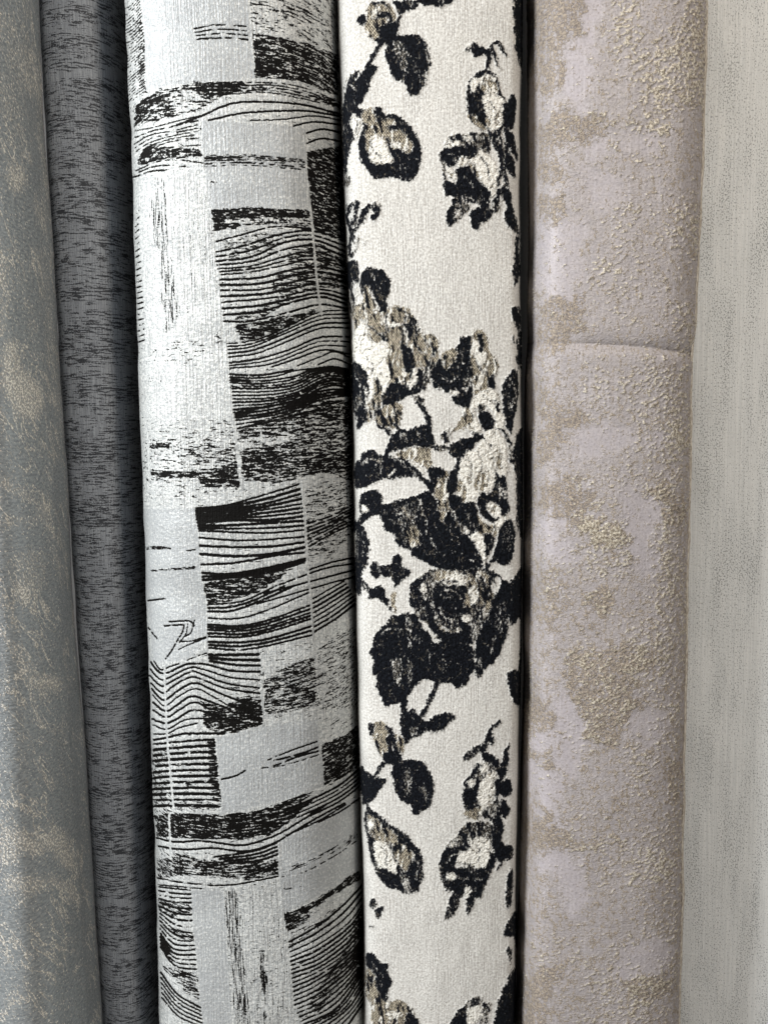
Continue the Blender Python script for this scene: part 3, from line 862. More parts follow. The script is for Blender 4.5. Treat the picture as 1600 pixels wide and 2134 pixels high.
m = NT('floral_jacquard')
uv = m.attr('cloth').outputs['Vector']
R_, G_, B_ = m.sep(m.attr('motif').outputs['Color'])[:3]
n1 = m.noise(m.scale(uv, (0.85, 0.42, 0)), 1.0, 2.0, 0.65)
n2 = m.noise(m.scale(uv, (0.80, 0.55, 0), (31, 7, 0)), 1.0, 2.0, 0.65)
n3 = m.noise(m.scale(uv, (0.55, 0.55, 0), (11, 57, 0)), 1.0, 2.0, 0.6)
def thr(ch, n, amp, soft=0.10):
    s_ = m.math('MULTIPLY_ADD', m.math('SUBTRACT', n, 0.5), amp, ch)
    return m.ramp(s_, 0.5 - soft, 0.5 + soft)
black = m.math('MAXIMUM', thr(R_, n1, 1.5, 0.20), m.ramp(R_, 0.80, 0.95))
gold = m.math('MAXIMUM', thr(G_, n2, 1.8, 0.22), m.ramp(G_, 0.8, 0.95))
white = m.math('MAXIMUM', thr(B_, n3, 1.4, 0.25), m.ramp(B_, 0.55, 0.9, 0, 0.8))
# ground: cream wool with fine vertical grey ribs
rib = m.noise(m.scale(uv, (1.0, 0.05, 0)), 1.0, 1.0, 0.5)
pile = m.noise(m.scale(uv, (0.62, 0.62, 0), (5, 5, 0)), 1.0, 3.0, 0.7)
zone = m.noise(m.scale(uv, (0.045, 0.02, 0), (3.3, 1, 0)), 1.0, 1.0)
ribk = m.math('MULTIPLY', m.ramp(rib, 0.48, 0.62), m.ramp(zone, 0.35, 0.6, 0.35, 1.0))
ground = m.mix(m.math('MULTIPLY', ribk, 0.35), (0.60, 0.585, 0.55), (0.37, 0.35, 0.325))
ground = m.mix(m.ramp(pile, 0.52, 0.62, 0, 0.8), ground, (0.76, 0.745, 0.70))
ground = m.mix(m.ramp(pile, 0.48, 0.36, 0, 0.7), ground, (0.42, 0.395, 0.36))
wcol = m.mix(m.ramp(n3, 0.3, 0.5), (0.56, 0.53, 0.465), (0.78, 0.755, 0.69))
# gold net: light threads over dark gaps
x, y, _z = m.sepx(uv)
net = m.math('MULTIPLY', m.math('SINE', m.math('MULTIPLY', x, 3.7)), m.math('SINE', m.math('MULTIPLY', y, 3.1)))
net = m.math('MULTIPLY_ADD', m.math('SUBTRACT', n1, 0.5), 5.0, net)
gcol = m.mix(m.ramp(net, -0.25, 0.1), (0.06, 0.052, 0.042), (0.27, 0.23, 0.165))
gcol = m.mix(m.ramp(net, 0.35, 0.8), gcol, (0.66, 0.59, 0.46))
bcol = m.mix(m.ramp(n2, 0.4, 0.7), (0.003, 0.0035, 0.005), (0.009, 0.011, 0.015))
col = m.mix(white, ground, wcol)
col = m.mix(gold, col, gcol)
col = m.mix(black, col, bcol)
m.set(color=col, rough=0.85, spec=m.math('MULTIPLY_ADD', black, -0.12, 0.2), sheen=0.0)
hb = m.math('ADD', m.math('MULTIPLY', pile, 0.5), m.math('MULTIPLY', m.math('ADD', black, white), 0.5))
hb = m.math('ADD', hb, m.math('MULTIPLY', m.math('MULTIPLY', white, n3), 1.4))
hb = m.math('ADD', hb, m.math('MULTIPLY', ribk, -0.25))
m.bump(hb, 0.0011, 0.85)

# which motif a face belongs to: (name, outline in the drawing)
MOT = [('leaf', [(700,140),(745,130),(792,130),(770,225),(735,250),(712,262),(700,200)]), ('rosebud', [(735,218),(890,218),(900,385),(735,385)]),
       ('rosebud', [(725,0),(822,0),(829,76),(780,100),(725,84)]), ('rosebud', [(796,66),(905,66),(905,205),(796,205)]),
       ('leaf', [(806,-60),(960,-60),(960,22),(822,30)]), ('rosebud', [(950,80),(1068,80),(1068,278),(950,278)]),
       ('rose', [(910,270),(1052,270),(1052,485),(910,485)]), ('leaf_spray', [(712,405),(800,405),(800,540),(712,540)]),
       ('leaf', [(745,545),(820,545),(820,655),(790,655),(745,620)]), ('leaf', [(1052,180),(1100,180),(1100,440),(1052,440)]),
       ('rose', [(720,630),(925,630),(905,800),(900,860),(790,900),(720,900)]), ('rosebud', [(900,690),(1045,690),(1045,860),(900,860)]),
       ('leaf', [(720,925),(905,925),(905,1028),(720,1028)]), ('leaf', [(800,880),(902,880),(902,926),(800,926)]),
       ('rosebud', [(735,1010),(900,1010),(900,1200),(820,1160),(735,1100)]), ('rose', [(900,860),(1062,860),(1062,1190),(900,1190)]),
       ('leaf', [(725,1075),(772,1075),(772,1240),(725,1240)]), ('leaf', [(788,1150),(860,1150),(860,1228),(788,1228)]),
       ('rose', [(840,1180),(1030,1180),(1030,1345),(880,1345),(840,1290)]), ('leaf', [(1010,1180),(1072,1180),(1072,1410),(985,1410)]),
       ('leaf', [(770,1270),(900,1270),(880,1480),(770,1480)]), ('leaf', [(880,1330),(990,1330),(990,1440),(880,1440)]),
       ('leaf', [(835,1470),(955,1470),(955,1560),(835,1560)]), ('rosebud', [(760,1495),(842,1495),(842,1590),(775,1590)]),
       ('leaf', [(745,1590),(806,1590),(806,1680),(745,1680)]), ('rosebud', [(812,1575),(910,1575),(910,1705),(812,1705)]),
       ('rosebud', [(955,1560),(1040,1560),(1040,1712),(955,1712)]), ('leaf', [(955,1495),(1045,1495),(1045,1590),(955,1590)]),
       ('rosebud', [(750,1680),(890,1680),(890,1870),(750,1870)]), ('rose', [(910,1712),(1035,1712),(1035,1920),(910,1920)]),
       ('leaf', [(760,1980),(822,1980),(822,2092),(760,2092)]), ('rose', [(755,2060),(880,2060),(880,2190),(755,2190)]), ('rosebud', [(925,2070),(1035,2070),(1035,2190),(925,2190)])]
lab = np.zeros((D.h, D.w), int)
D.org(0, 0, 1.0)
for k, (nm, pts) in reversed(list(enumerate(MOT))):
    r = D.mask(pts, smooth=False)
    if r is not None:
        mm, sl = r
        lab[sl][mm] = k + 1
inked = D.a.max(-1) > 0.3
lab = np.where(inked, lab, 0)
fl = D.sample(FL['px'], FL['py'], lab, nearest=True)[:-1]
fl = largest_pieces(np.where(facing[:-1], fl, 0))
t4 = thing(FL, 'cream wool fabric roll with raised black and gold roses, beside the lilac roll')
# stray fibres standing off the pile along both sides of the roll
rs = np.random.RandomState(5)
R_n, C_n = FL['x'].shape
kl = int(np.argmin(FL['px'][600])); kr_ = int(np.argmax(FL['px'][600]))
Vf, Ff = [], []
nxs, nys, nzs = normals(FL)
for i in range(900):
    r = rs.randint(12, R_n - 12); c = ((kl if i % 2 else kr_) + rs.randint(-22, 22)) % C_n
    p = np.array([FL['x'][r, c], FL['y'][r, c], FL['z'][r, c]]); nn_ = np.array([nxs[r, c], nys[r, c], nzs[r, c]])
    t_ = rs.normal(size=3); t_ -= nn_ * (t_ @ nn_); t_ /= np.linalg.norm(t_)
    L_ = rs.uniform(0.0006, 0.0019); w_ = np.cross(nn_, t_) * 0.00007
    mid_ = p + nn_ * L_ * 0.45 + t_ * L_ * 0.3; tip = p + nn_ * L_ * 0.75 + t_ * L_ * rs.uniform(0.5, 1.2)
    b0 = len(Vf); Vf += [p - w_, p + w_, mid_ + w_, mid_ - w_, tip]; Ff += [(b0, b0 + 1, b0 + 2, b0 + 3), (b0 + 3, b0 + 2, b0 + 4)]
fz = bpy.data.meshes.new('stray_fibres'); fz.from_pydata([tuple(v) for v in Vf], [], Ff)
FZ = NT('wool_fibre'); FZ.set(color=(0.66, 0.63, 0.57), rough=0.9, spec=0.1); fz.materials.append(FZ.m)
fo = bpy.data.objects.new('stray_fibres', fz); scene.collection.objects.link(fo); fo.parent = t4
fo.location = (-t4.location[0], -t4.location[1], 0); fo['kind'] = 'stuff'
emit(FL, t4, m.m, {'motif': A}, fl, ['cream_ground'] + [n + '_motif' for n, _ in MOT])
# ================================================================== the woodgrain patchwork roll
# channels: drawn thread, crosswise streaks, lengthwise streaks, smooth satin
E = Cloth(240, 540, 4, (0, 0.20, 0, 0.0))


def dens(ch, v, *polys):
    for p in polys:
        val = np.zeros(4, np.float32); val[ch] = v
        q = [p[i] if j == 0 else tuple(np.array(p[i]) * (1 - j / 6.0) + np.array(p[(i + 1) % len(p)]) * (j / 6.0)) for i in range(len(p)) for j in range(6)]
        jig = np.array([(hash2(np.array([int(a) * 7 + k]), np.array([int(b)]), 3)[0] - .5, hash2(np.array([int(b) * 5 + k]), np.array([int(a)]), 9)[0] - .5) for k, (a, b) in enumerate(q)])
        r = E.mask(np.array(q) + jig * [26, 7], False)
        if r is None: continue
        mm, sl = r
        E.a[sl][..., ch][mm] = v


def satin(*polys):
    for p in polys:
        r = E.mask(p, False)
        if r:
            E.a[r[1]][..., 3][r[0]] = 1; E.a[r[1]][..., 1][r[0]] = 0


LW = 3.3
# ---- sheet 1
E.org(250, 0, 3.2)
satin([(140,-60),(850,-60),(905,525),(500,540),(180,600)], [(540,800),(1230,840),(1262,1385),(600,1400),(560,1090)])
E.bundle([[(30,60),(80,30),(140,-40)], [(60,700),(110,650),(175,600)]], [30], 1.7, 0, 0.3)
dens(1, .6, [(120,140),(150,140),(180,620),(150,620),(115,420)])
E.bundle([[(490,185),(650,160),(845,170)], [(510,255),(700,245),(855,260)]], [2], 3.2, 0, 0.3)
dens(1, .42, [(860,-30),(1450,-40),(1455,340),(1250,250),(880,215)])
dens(1, .62, [(1080,30),(1330,60),(1350,140),(1200,120),(1080,90)])
dens(1, .45, [(1050,150),(1450,230),(1455,350),(1250,280)])
dens(1, .78, [(880,220),(1000,232),(1250,290),(1455,360),(1465,640),(1200,545),(940,512),(905,520),(890,380)])
dens(1, .9, [(890,380),(1050,390),(1050,490),(920,510)])
dens(1, .66, [(100,700),(250,605),(500,545),(820,535),(850,570),(800,605),(680,640),(560,720),(400,770),(250,805),(130,830),(95,900)])
dens(1, .88, [(100,720),(160,660),(300,615),(330,650),(180,720),(110,840)])
dens(1, .86, [(500,560),(600,540),(840,540),(800,600),(680,640),(600,640),(520,600)])
dens(1, .45, [(330,620),(500,590),(560,690),(420,770),(340,720)])
E.bundle([[(840,545),(1050,550),(1250,590),(1470,680)], [(720,630),(950,610),(1200,650),(1475,720)]], [3], 2.6, 0, .3)
E.bundle([[(380,830),(520,780),(720,695),(900,675),(1200,690),(1480,760)], [(590,800),(800,755),(1000,738),(1250,735),(1480,775)]], [0], LW, 0, .1)
for c in ([(870,800),(1100,790),(1300,768),(1480,800)], [(1160,835),(1300,808),(1480,830)], [(1225,890),(1350,858),(1480,880)], [(1240,955),(1350,920),(1480,940)]):
    E.bundle([c], [], LW, 0, .1)
E.bundle([[(110,870),(250,840),(400,800),(530,770)], [(100,960),(200,900),(350,870),(520,830)], [(110,1010),(200,950),(350,905),(530,870)], [(200,985),(350,940),(540,915)], [(300,985),(540,965)]], [1, 1, 1, 0], 2.4, 0, .25)
dens(1, .74, [(110,1100),(150,1000),(200,955),(300,975),(500,990),(545,1000),(550,1045),(400,1050),(250,1070),(140,1100)])
dens(1, .9, [(120,1060),(180,960),(230,1000),(200,1060),(140,1090)])
E.bundle([[(100,1140),(250,1075),(400,1065),(555,1085)], [(90,1180),(200,1140),(320,1130)]], [1], 3, 0, .3)
dens(1, .62, [(565,1035),(850,1030),(1240,1065),(1242,1085),(1050,1075),(850,1068),(570,1072)])
E.bundle([[(565,1035),(850,1032),(1240,1066)], [(565,1108),(850,1100),(1243,1132)]], [3], 2.6, 0, .38)
dens(1, .7, [(585,1200),(640,1205),(685,1218),(640,1226),(595,1218)], [(700,1212),(728,1216),(710,1224)])
dens(1, .84, [(1245,1010),(1400,980),(1490,965),(1500,1500),(1270,1500)])
dens(1, 0.0, [(100,1190),(560,1120),(600,1400),(600,1500),(95,1500)])
dens(2, .44, [(205,1180),(290,1180),(290,1500),(205,1500)])
dens(1, .82, [(605,1395),(860,1380),(1258,1400),(1262,1450),(1000,1440),(860,1455),(610,1480)])
# ---- sheet 2
E.org(260, 400, 3.2)
dens(1, .86, [(575,112),(850,100),(1230,120),(1235,180),(1000,165),(800,175),(600,205)], [(585,205),(770,208),(775,240),(590,258)])
dens(1, .62, [(770,182),(1000,170),(1240,190),(1240,245),(1000,215),(800,225)])
dens(1, .84, [(1238,-20),(1475,-20),(1480,330),(1260,262)])
E.bundle([[(610,330),(800,280),(1000,230),(1240,245)], [(610,400),(800,355),(1050,280),(1250,260),(1475,330)], [(610,460),(850,430),(1050,340),(1250,320),(1480,400)],
          [(620,510),(850,490),(1100,420),(1280,400),(1480,470)], [(640,550),(850,530),(1050,490),(1250,450),(1480,500)]], [0, 1, 1, 1], 3.6, 0, .2)
E.bundle([[(635,585),(900,570),(1100,520),(1300,500),(1480,540)], [(640,655),(900,650),(1080,610),(1280,570),(1480,600)], [(650,735),(900,715),(1080,690),(1290,650),(1490,690)],
          [(660,820),(900,800),(1100,740),(1300,700),(1490,750)], [(665,862),(850,860),(1100,800),(1300,750),(1490,780)]], [1, 1, 1, 0], 4.2, 0, .2)
dens(1, .62, [(1080,400),(1250,330),(1480,420),(1485,640),(1300,640),(1100,560)])
dens(1, .6, [(740,800),(850,790),(950,740),(1060,660),(1120,700),(1000,800),(900,850),(740,880)])
dens(1, .78, [(740,890),(900,860),(1100,820),(1290,790),(1200,850),(1090,900),(950,965),(780,990)])
dens(1, .62, [(1000,540),(1300,500),(1300,640),(1080,700),(980,660)])
dens(1, .45, [(640,330),(900,270),(1080,260),(1000,420),(700,450)])
E.bundle([[(680,1010),(800,1000),(950,960),(1100,890),(1300,800),(1490,790)], [(690,1050),(850,1030),(1100,930),(1300,850),(1490,840)], [(690,1100),(880,1075),(1100,990),(1300,910),(1500,905)],
          [(695,1140),(900,1110),(1100,1050),(1300,970),(1500,965)], [(700,1175),(960,1150),(1150,1080),(1310,1025),(1500,1030)], ], [1, 1, 0, 1], 3.2, 0, .12)
for c in ([(980,1167),(1150,1110),(1330,1052),(1500,1080)], [(1150,1160),(1300,1100),(1400,1065),(1500,1100)], [(1290,1150),(1400,1112),(1500,1150)]):
    E.bundle([c], [], 3.2, 0, .12)
E.bundle([[(700,1215),(900,1222),(1120,1185)], [(700,1255),(900,1262),(1130,1230),(1250,1180),(1400,1165),(1510,1190)], [(715,1310),(950,1310),(1130,1285),(1280,1215),(1400,1195),(1510,1225)],
          [(720,1380),(950,1375),(1150,1335),(1290,1262),(1400,1240),(1510,1270)], [(725,1450),(950,1430),(1150,1385),(1300,1310),(1400,1290),(1510,1310)], [(728,1500),(950,1480),(1150,1420),(1300,1350),(1510,1345)]], [1, 2, 2, 2, 1], 3.4, 0, .12)
dens(1, .9, [(700,1240),(860,1255),(860,1272),(705,1275)])
dens(1, 0.0, [(95,20),(560,20),(600,400),(660,900),(300,1000),(110,1060)], [(110,1180),(680,1080),(700,1500),(110,1500)])
dens(2, .46, [(190,0),(270,0),(310,400),(350,900),(250,940),(240,600),(200,300)])
dens(2, .60, [(395,430),(425,430),(440,640),(450,900),(430,900),(410,660)])
dens(2, .96, [(402,470),(425,440),(436,630),(418,640)])
dens(2, .10, [(300,0),(600,0),(650,900),(380,940)])
dens(1, .27, [(150,1080),(300,1000),(500,950),(740,950),(690,1060),(500,1080),(480,1180),(200,1130)], [(150,1235),(270,1235),(220,1285),(140,1275)])
E.bundle([[(70,150),(92,120)], [(80,600),(110,590)], [(90,1000),(128,985)]], [10, 10], 2.2, 0, .3)
# ---- sheet 3
E.org(270, 800, 3.2)
E.bundle([[(690,190),(950,150),(1130,110),(1300,45),(1480,30)], [(700,245),(950,210),(1150,150),(1300,100),(1480,75)], [(715,300),(950,250),(1150,200),(1300,170)]], [2, 1], 3.6, 0, .14)
dens(1, .4, [(100,330),(300,280),(680,240),(700,300),(715,500),(745,720),(600,735),(400,770),(110,750),(95,500)])
dens(1, .82, [(130,395),(285,390),(270,430),(130,432)], [(135,572),(450,592),(600,560),(715,505),(742,690),(600,690),(480,680),(450,622),(140,625)], [(380,440),(540,400),(520,470),(400,470)])
dens(1, .28, [(110,650),(420,650),(420,770),(100,765)], [(110,320),(560,270),(560,330),(110,370)])
dens(1, .55, [(430,420),(720,400),(725,500),(600,560),(430,540)])
dens(1, .68, [(715,320),(800,260),(1100,165),(1250,110),(1480,95),(1490,650),(1330,600),(1200,612),(1000,660),(750,652),(735,480)])
dens(1, .82, [(740,600),(760,470),(900,420),(1100,480),(1000,560),(860,600)], [(1250,120),(1400,110),(1480,200),(1480,300),(1250,200)], [(1100,520),(1480,420),(1480,560),(1300,580),(1150,600)])
dens(1, .42, [(720,385),(900,345),(1100,350),(1000,395),(740,432)])
dens(1, .3, [(740,700),(1000,672),(1480,640),(1490,700),(1200,780),(1000,670),(800,762)])
E.bundle([[(445,830),(650,810),(900,740),(1130,670)], [(445,855),(650,835),(900,800),(1140,735)], [(450,880),(650,868),(900,840),(1150,800)], [(450,905),(650,895),(900,885),(1155,855)],
          [(455,925),(700,910),(900,910),(1160,885)], [(460,950),(700,942),(1160,915)], [(465,980),(900,995),(1165,975)], [(465,1025),(700,1045),(900,1040),(1170,1020)], [(470,1080),(700,1090),(950,1085),(1170,1055)],
          [(475,1135),(700,1150),(950,1135),(1170,1090)], [(480,1205),(700,1195),(950,1150),(1175,1125)], [(485,1260),(640,1270),(800,1250),(1000,1210),(1185,1165)], [(490,1310),(800,1280),(1000,1240),(1190,1180)]],
         [1, 1, 1, 0, 0, 1, 0, 0, 0, 0, 0, 1], 4.6, 0, .12)
dens(1, .78, [(450,860),(560,880),(700,885),(560,945),(460,950)])
dens(1, .8, [(500,1330),(800,1280),(1090,1230),(1000,1300),(850,1400),(700,1440),(510,1480)])
dens(1, .5, [(1170,700),(1490,640),(1500,1000),(1300,1180),(1200,1160)])
E.bundle([[(1180,935),(1350,880),(1495,800)], [(1190,1090),(1350,1000),(1500,930)]], [5], 3.2, 0, .25)
E.bundle([[(1200,1240),(1350,1190),(1500,1160)], [(1000,1340),(1200,1265),(1350,1220),(1500,1200)], [(900,1400),(1200,1320),(1500,1240)], [(850,1470),(1200,1370),(1500,1285)]], [0, 0, 0], 3.8, 0, .1)
satin([(90,832),(440,830),(500,1500),(110,1500)])
dens(1, .8, [(105,1082),(280,1082),(280,1106),(110,1108)], [(140,1238),(300,1225),(440,1215),(440,1236),(150,1252)])
E.bundle([[(120,1445),(220,1435)], [(380,1115),(440,1105)]], [0], 2.2, 0, .2)
# ---- sheet 4
E.org(280, 1230, 3.2)
satin([(85,0),(465,0),(490,330),(350,470),(120,475)])
for c in ([(90,70),(200,58)], [(190,240),(320,232)], [(230,212),(360,208),(400,240)], [(400,200),(380,280),(340,310)], [(330,235),(320,280),(290,330),(250,400),(210,460)], [(270,410),(350,370),(480,320)],
          [(300,345),(380,340),(480,312)], [(350,470),(420,440),(485,420)], [(90,250),(120,290),(150,325)], [(355,225),(345,290),(300,350)]):
    E.bundle([c], [], 2.6, 0, .22)
dens(1, .78, [(465,-30),(850,-30),(760,40),(620,80),(478,70)])
E.bundle([[(485,100),(700,80),(850,20),(950,-30)], [(490,145),(650,140),(850,70),(1050,-20)], [(490,190),(700,190),(900,130),(1180,10)], [(490,230),(700,240),(900,200),(1180,100)], [(490,265),(700,275),(900,240),(1185,150)],
          [(495,310),(700,315),(900,280),(1190,190)], [(497,345),(700,350),(900,325),(1195,240)], [(500,385),(700,400),(900,370),(1195,300)]], [1, 0, 0, 1, 1, 0, 1], 4.0, 0, .1)
E.bundle([[(500,430),(660,432),(830,430)], [(505,475),(680,500),(838,505)]], [1], 5, 0, .1)
E.bundle([[(130,475),(180,530),(240,510),(300,490)]], [], 3.4, 0, .1)
E.bundle([[(110,480),(170,550),(240,545),(330,500),(400,490),(500,500),(650,540),(840,545)], [(105,570),(180,640),(250,610),(380,545),(470,570),(620,625),(840,655)], [(110,620),(190,690),(260,640),(380,580),(480,610),(620,660),(840,690)],
          [(115,660),(195,735),(280,680),(390,620),(480,650),(640,720),(780,760)], [(120,700),(200,775),(280,720),(400,660),(500,700),(620,770),(720,800)], [(120,750),(205,810),(280,770),(380,710),(480,740),(640,800)],
          [(120,800),(210,850),(300,800),(400,750),(500,800)], [(120,860),(210,890),(300,850),(400,800),(560,850),(740,890)], [(125,900),(215,930),(330,870),(450,860),(600,870)], [(130,960),(215,960),(300,920),(420,890)],
          [(130,1000),(220,985),(330,960),(450,960),(600,960)]], [1, 0, 0, 0, 0, 0, 0, 0, 0, 0], 3.6, 0, .1)
dens(1, .8, [(450,740),(600,790),(700,700),(840,720),(862,905),(700,950),(560,970),(460,900)])
dens(1, .94, [(640,780),(840,760),(860,880),(700,860)])
dens(1, .42, [(600,600),(850,660),(850,730),(700,720)])
dens(1, .68, [(870,600),(1000,510),(1200,440),(1215,620),(1220,780),(900,835),(865,800)])
dens(1, .48, [(1215,400),(1350,290),(1480,240),(1490,790),(1220,800)])
dens(1, .25, [(880,400),(1200,330),(1200,440),(900,540)])
E.bundle([[(1190,60),(1400,-60)], [(1205,280),(1350,190),(1485,80)]], [6], 3.6, 0, .1)
E.bundle([[(130,1030),(230,1020),(400,1005),(530,1000)], [(130,1440),(300,1440),(565,1445)]], [10], 5.0, 0, .22)
dens(1, .72, [(490,1010),(540,1000),(580,1480),(530,1480),(490,1250)], [(335,1280),(370,1280),(370,1350),(335,1350)])
dens(1, .5, [(125,1050),(220,1060),(240,1500),(130,1500)])
E.org(280, 1230, 3.2)
satin([(548,985),(860,915),(1225,860),(1268,1305),(1000,1400),(590,1500)])
E.bundle([[(890,1135),(1050,1070),(1225,1010)], [(930,1140),(1100,1095),(1228,1050)], [(930,1175),(1100,1110),(1230,1075)]], [0, 0], 3.2, 0, .2)
E.bundle([[(850,1190),(1000,1170),(1230,1100)]], [], 2.6, 0, .4)
E.bundle([[(580,1265),(680,1240),(740,1205)]], [], 4, 0, .1)
dens(1, .85, [(1250,1030),(1400,970),(1500,895),(1505,1170),(1400,1240),(1270,1305)])
dens(1, .3, [(1240,870),(1480,800),(1495,890),(1250,1010)])
E.bundle([[(900,1520),(1130,1420),(1350,1310),(1500,1190)], [(1150,1520),(1350,1420),(1500,1310)]], [3], 3.6, 0, .1)
dens(1, .85, [(780,1500),(1000,1410),(1200,1335),(1100,1440),(1000,1510)])
# ---- sheet 5
E.org(290, 1674, 3.2)
dens(1, .5, [(105,-20),(545,-20),(548,58),(300,60),(108,55)])
dens(1, .87, [(105,80),(300,68),(550,80),(800,50),(1100,-10),(1150,-20),(1040,100),(900,210),(700,250),(500,240),(300,240),(120,225)])
satin([(960,230),(1100,140),(1250,60),(1480,-60),(1480,440),(1300,560),(970,740),(935,500)])
E.bundle([[(110,235),(250,262),(400,252),(550,270),(700,285),(900,225),(1050,140),(1250,10)], [(120,290),(300,310),(500,300),(700,325),(900,272),(1120,140),(1370,0)]], [0], 3.4, 0, .1)
E.bundle([[(980,220),(1200,120),(1380,10)]], [], 3.6, 0, .1)
E.bundle([[(1200,130),(1340,60),(1480,-40)]], [], 3.4, 0, .1)
E.bundle([[(500,360),(760,325),(920,270)], [(600,405),(800,385),(925,345)]], [2], 4.0, 0, .15)
dens(1, .7, [(120,380),(250,320),(400,375),(600,395),(750,400),(930,370),(935,480),(700,520),(500,492),(300,485),(120,505)])
dens(1, .86, [(380,400),(520,380),(560,440),(420,460)], [(700,420),(925,380),(930,450),(720,470)])
dens(1, .42, [(120,300),(300,290),(300,340),(120,380)])
E.bundle([[(120,500),(300,535),(600,550),(930,490)], [(125,545),(250,560),(420,575)]], [0], 3.0, 0, .25)
dens(1, .55, [(950,430),(1100,390),(1300,290),(1460,180),(1465,235),(1300,330),(1100,430),(950,470)])
E.bundle([[(950,495),(1100,460),(1300,350),(1465,240)]], [], 2.6, 0, .3)
dens(1, .7, [(960,570),(1040,560),(1040,574),(965,582)], [(1060,552),(1085,552),(1080,562)])
E.bundle([[(128,560),(240,575),(340,585)], [(130,640),(240,665),(345,668)], [(132,760),(240,850),(352,870)], [(138,870),(230,975),(368,985)], [(142,960),(240,1090),(385,1115)]], [2, 4, 3, 3], 3.4, 0, .22)
E.bundle([[(145,1130),(260,1280),(408,1370)], [(150,1300),(260,1430),(425,1500)]], [4], 3.4, 0, .12)
dens(1, .66, [(130,640),(340,680),(345,740),(220,760),(130,720)], [(140,820),(350,860),(360,930),(240,900)], [(150,1080),(390,1150),(400,1330),(250,1200)])
satin([(340,580),(560,590),(620,1500),(425,1500)])
dens(2, .52, [(555,585),(660,585),(690,900),(750,1500),(640,1500),(600,1000)])
dens(2, .12, [(660,560),(930,520),(960,740),(1000,1100),(1040,1500),(760,1500),(700,900)])
dens(2, .78, [(812,1000),(835,1000),(845,1250),(855,1500),(835,1500),(818,1250)])
dens(2, .97, [(808,1090),(828,1050),(840,1220),(818,1230)])
dens(1, .7, [(800,985),(830,980),(830,995),(805,998)])
dens(1, .88, [(975,740),(1100,690),(1300,570),(1475,435),(1480,510),(1300,620),(1140,720),(1130,790),(990,865)])
E.bundle([[(1000,930),(1150,850),(1350,700),(1510,530)], [(1010,1030),(1200,945),(1400,800),(1515,650)], [(1020,1140),(1200,1070),(1400,920),(1520,760)], [(1030,1260),(1200,1180),(1400,1040),(1525,860)],
          [(1040,1380),(1200,1310),(1400,1150),(1525,970)], [(1100,1480),(1300,1380),(1450,1200),(1525,1060)], [(1250,1480),(1400,1360),(1525,1180)], [(1380,1500),(1525,1300)]], [2, 3, 3, 3, 3, 2, 2], 3.6, 0, .14)
dens(1, .6, [(1100,1400),(1250,1150),(1450,850),(1522,700),(1525,900),(1350,1200),(1200,1400)])
dens(1, .5, [(1000,880),(1200,780),(1400,650),(1300,760),(1010,980)])
# seams: pale threads where the blocks meet
E.org(0, 0, 1.0)
for c in ([(642,400),(650,478),(660,594),(669,656)], [(486,862),(495,950),(504,1025)], [(308,903),(312,1000)], [(631,1003),(642,1190),(648,1240),(654,1325)], [(344,1386),(347,1536),(361,1690)],
          [(543,1420),(552,1515)], [(664,1540),(668,1570)], [(516,0),(530,140)], [(636,260),(640,430)], [(582,1760),(584,1830)], [(352,1700),(356,1790)]):
    E.line(c, 2.4, (-0.6, -0.6, -0.6, 0), mode='set')
E.blur(0.8)

PT = make_roll_grid(
    [(0,262),(200,268),(275,276),(460,279),(500,281),(700,287),(850,293),(960,297),(1200,303),(1300,306),(1460,313),(1674,320),(1900,326),(2134,334)],
    [(0,704),(150,710),(300,713),(450,717),(600,725),(700,729),(860,733),(1100,739),(1260,742),(1500,747),(1690,752),(1900,758),(2134,764)],
    0.615, 0.060, ROUND, 0.00066)
A = E.sample(PT['px'], PT['py'])
# the woodgrain climbs towards the right in the lower part of the cloth
PT['w'] = PT['v'] - 0.35 * 75 * np.clip((PT['px'] - 450) / 290, 0, 1.2) ** 1.8 * np.clip((PT['py'] - 700) / 1200, 0, 1) + 0.35 * 30 * np.clip((PT['px'] - 450) / 290, 0, 1.2) ** 1.8 * np.clip((500 - PT['py']) / 500, 0, 1)
facing = PT['y'] < 0.625
hb = 0.0003 * np.clip(A[..., 0], 0, 1)
wave = fbm(PT['u'] / 60, PT['v'] / 25, 9, 2) - 0.5
displace(PT, dents(PT, 321) + 0.0022 * wave - hb + 0.0002 * (fbm(PT['u'] / 3, PT['v'] / 2.2, 4, 2) - 0.5))

m = NT('patchwork_jacquard')
uv = m.attr('cloth').outputs['Vector']
an = m.attr('thread')
R_, G_, B_ = m.sep(an.outputs['Color'])[:3]
Al = an.outputs['Alpha']
fine = m.noise(m.scale(uv, (0.75, 0.8, 0)), 1.0, 1.0)
uw = m.uw(uv)
hs = m.noise(m.scale(uw, (0.09, 0.50, 0)), 1.0, 2.0, 0.6)
hs_b = m.noise(m.scale(uw, (0.2, 0.85, 0), (7, 70, 0)), 1.0, 2.0, 0.6)
hs = m.math('ADD', m.math('MULTIPLY', hs, 0.5), m.math('MULTIPLY', hs_b, 0.5))
vs = m.noise(m.scale(uv, (0.9, 0.05, 0), (9, 3, 0)), 1.0, 3.0, 0.62)
h2 = m.math('MULTIPLY_ADD', m.math('SUBTRACT', fine, 0.5), 0.30, hs)
v2 = m.math('MULTIPLY_ADD', m.math('SUBTRACT', fine, 0.5), 0.3, vs)
def dthr(d, n):
    t = m.lin(d, 0.0, 1.0, 0.26, 0.65)
    s_ = m.math('SUBTRACT', t, n)
    k = m.ramp(s_, -0.03, 0.03)
    return m.math('MULTIPLY', k, m.ramp(d, 0.02, 0.10))
line = m.ramp(m.math('MULTIPLY_ADD', m.math('SUBTRACT', fine, 0.5), 0.7, R_), 0.36, 0.56)
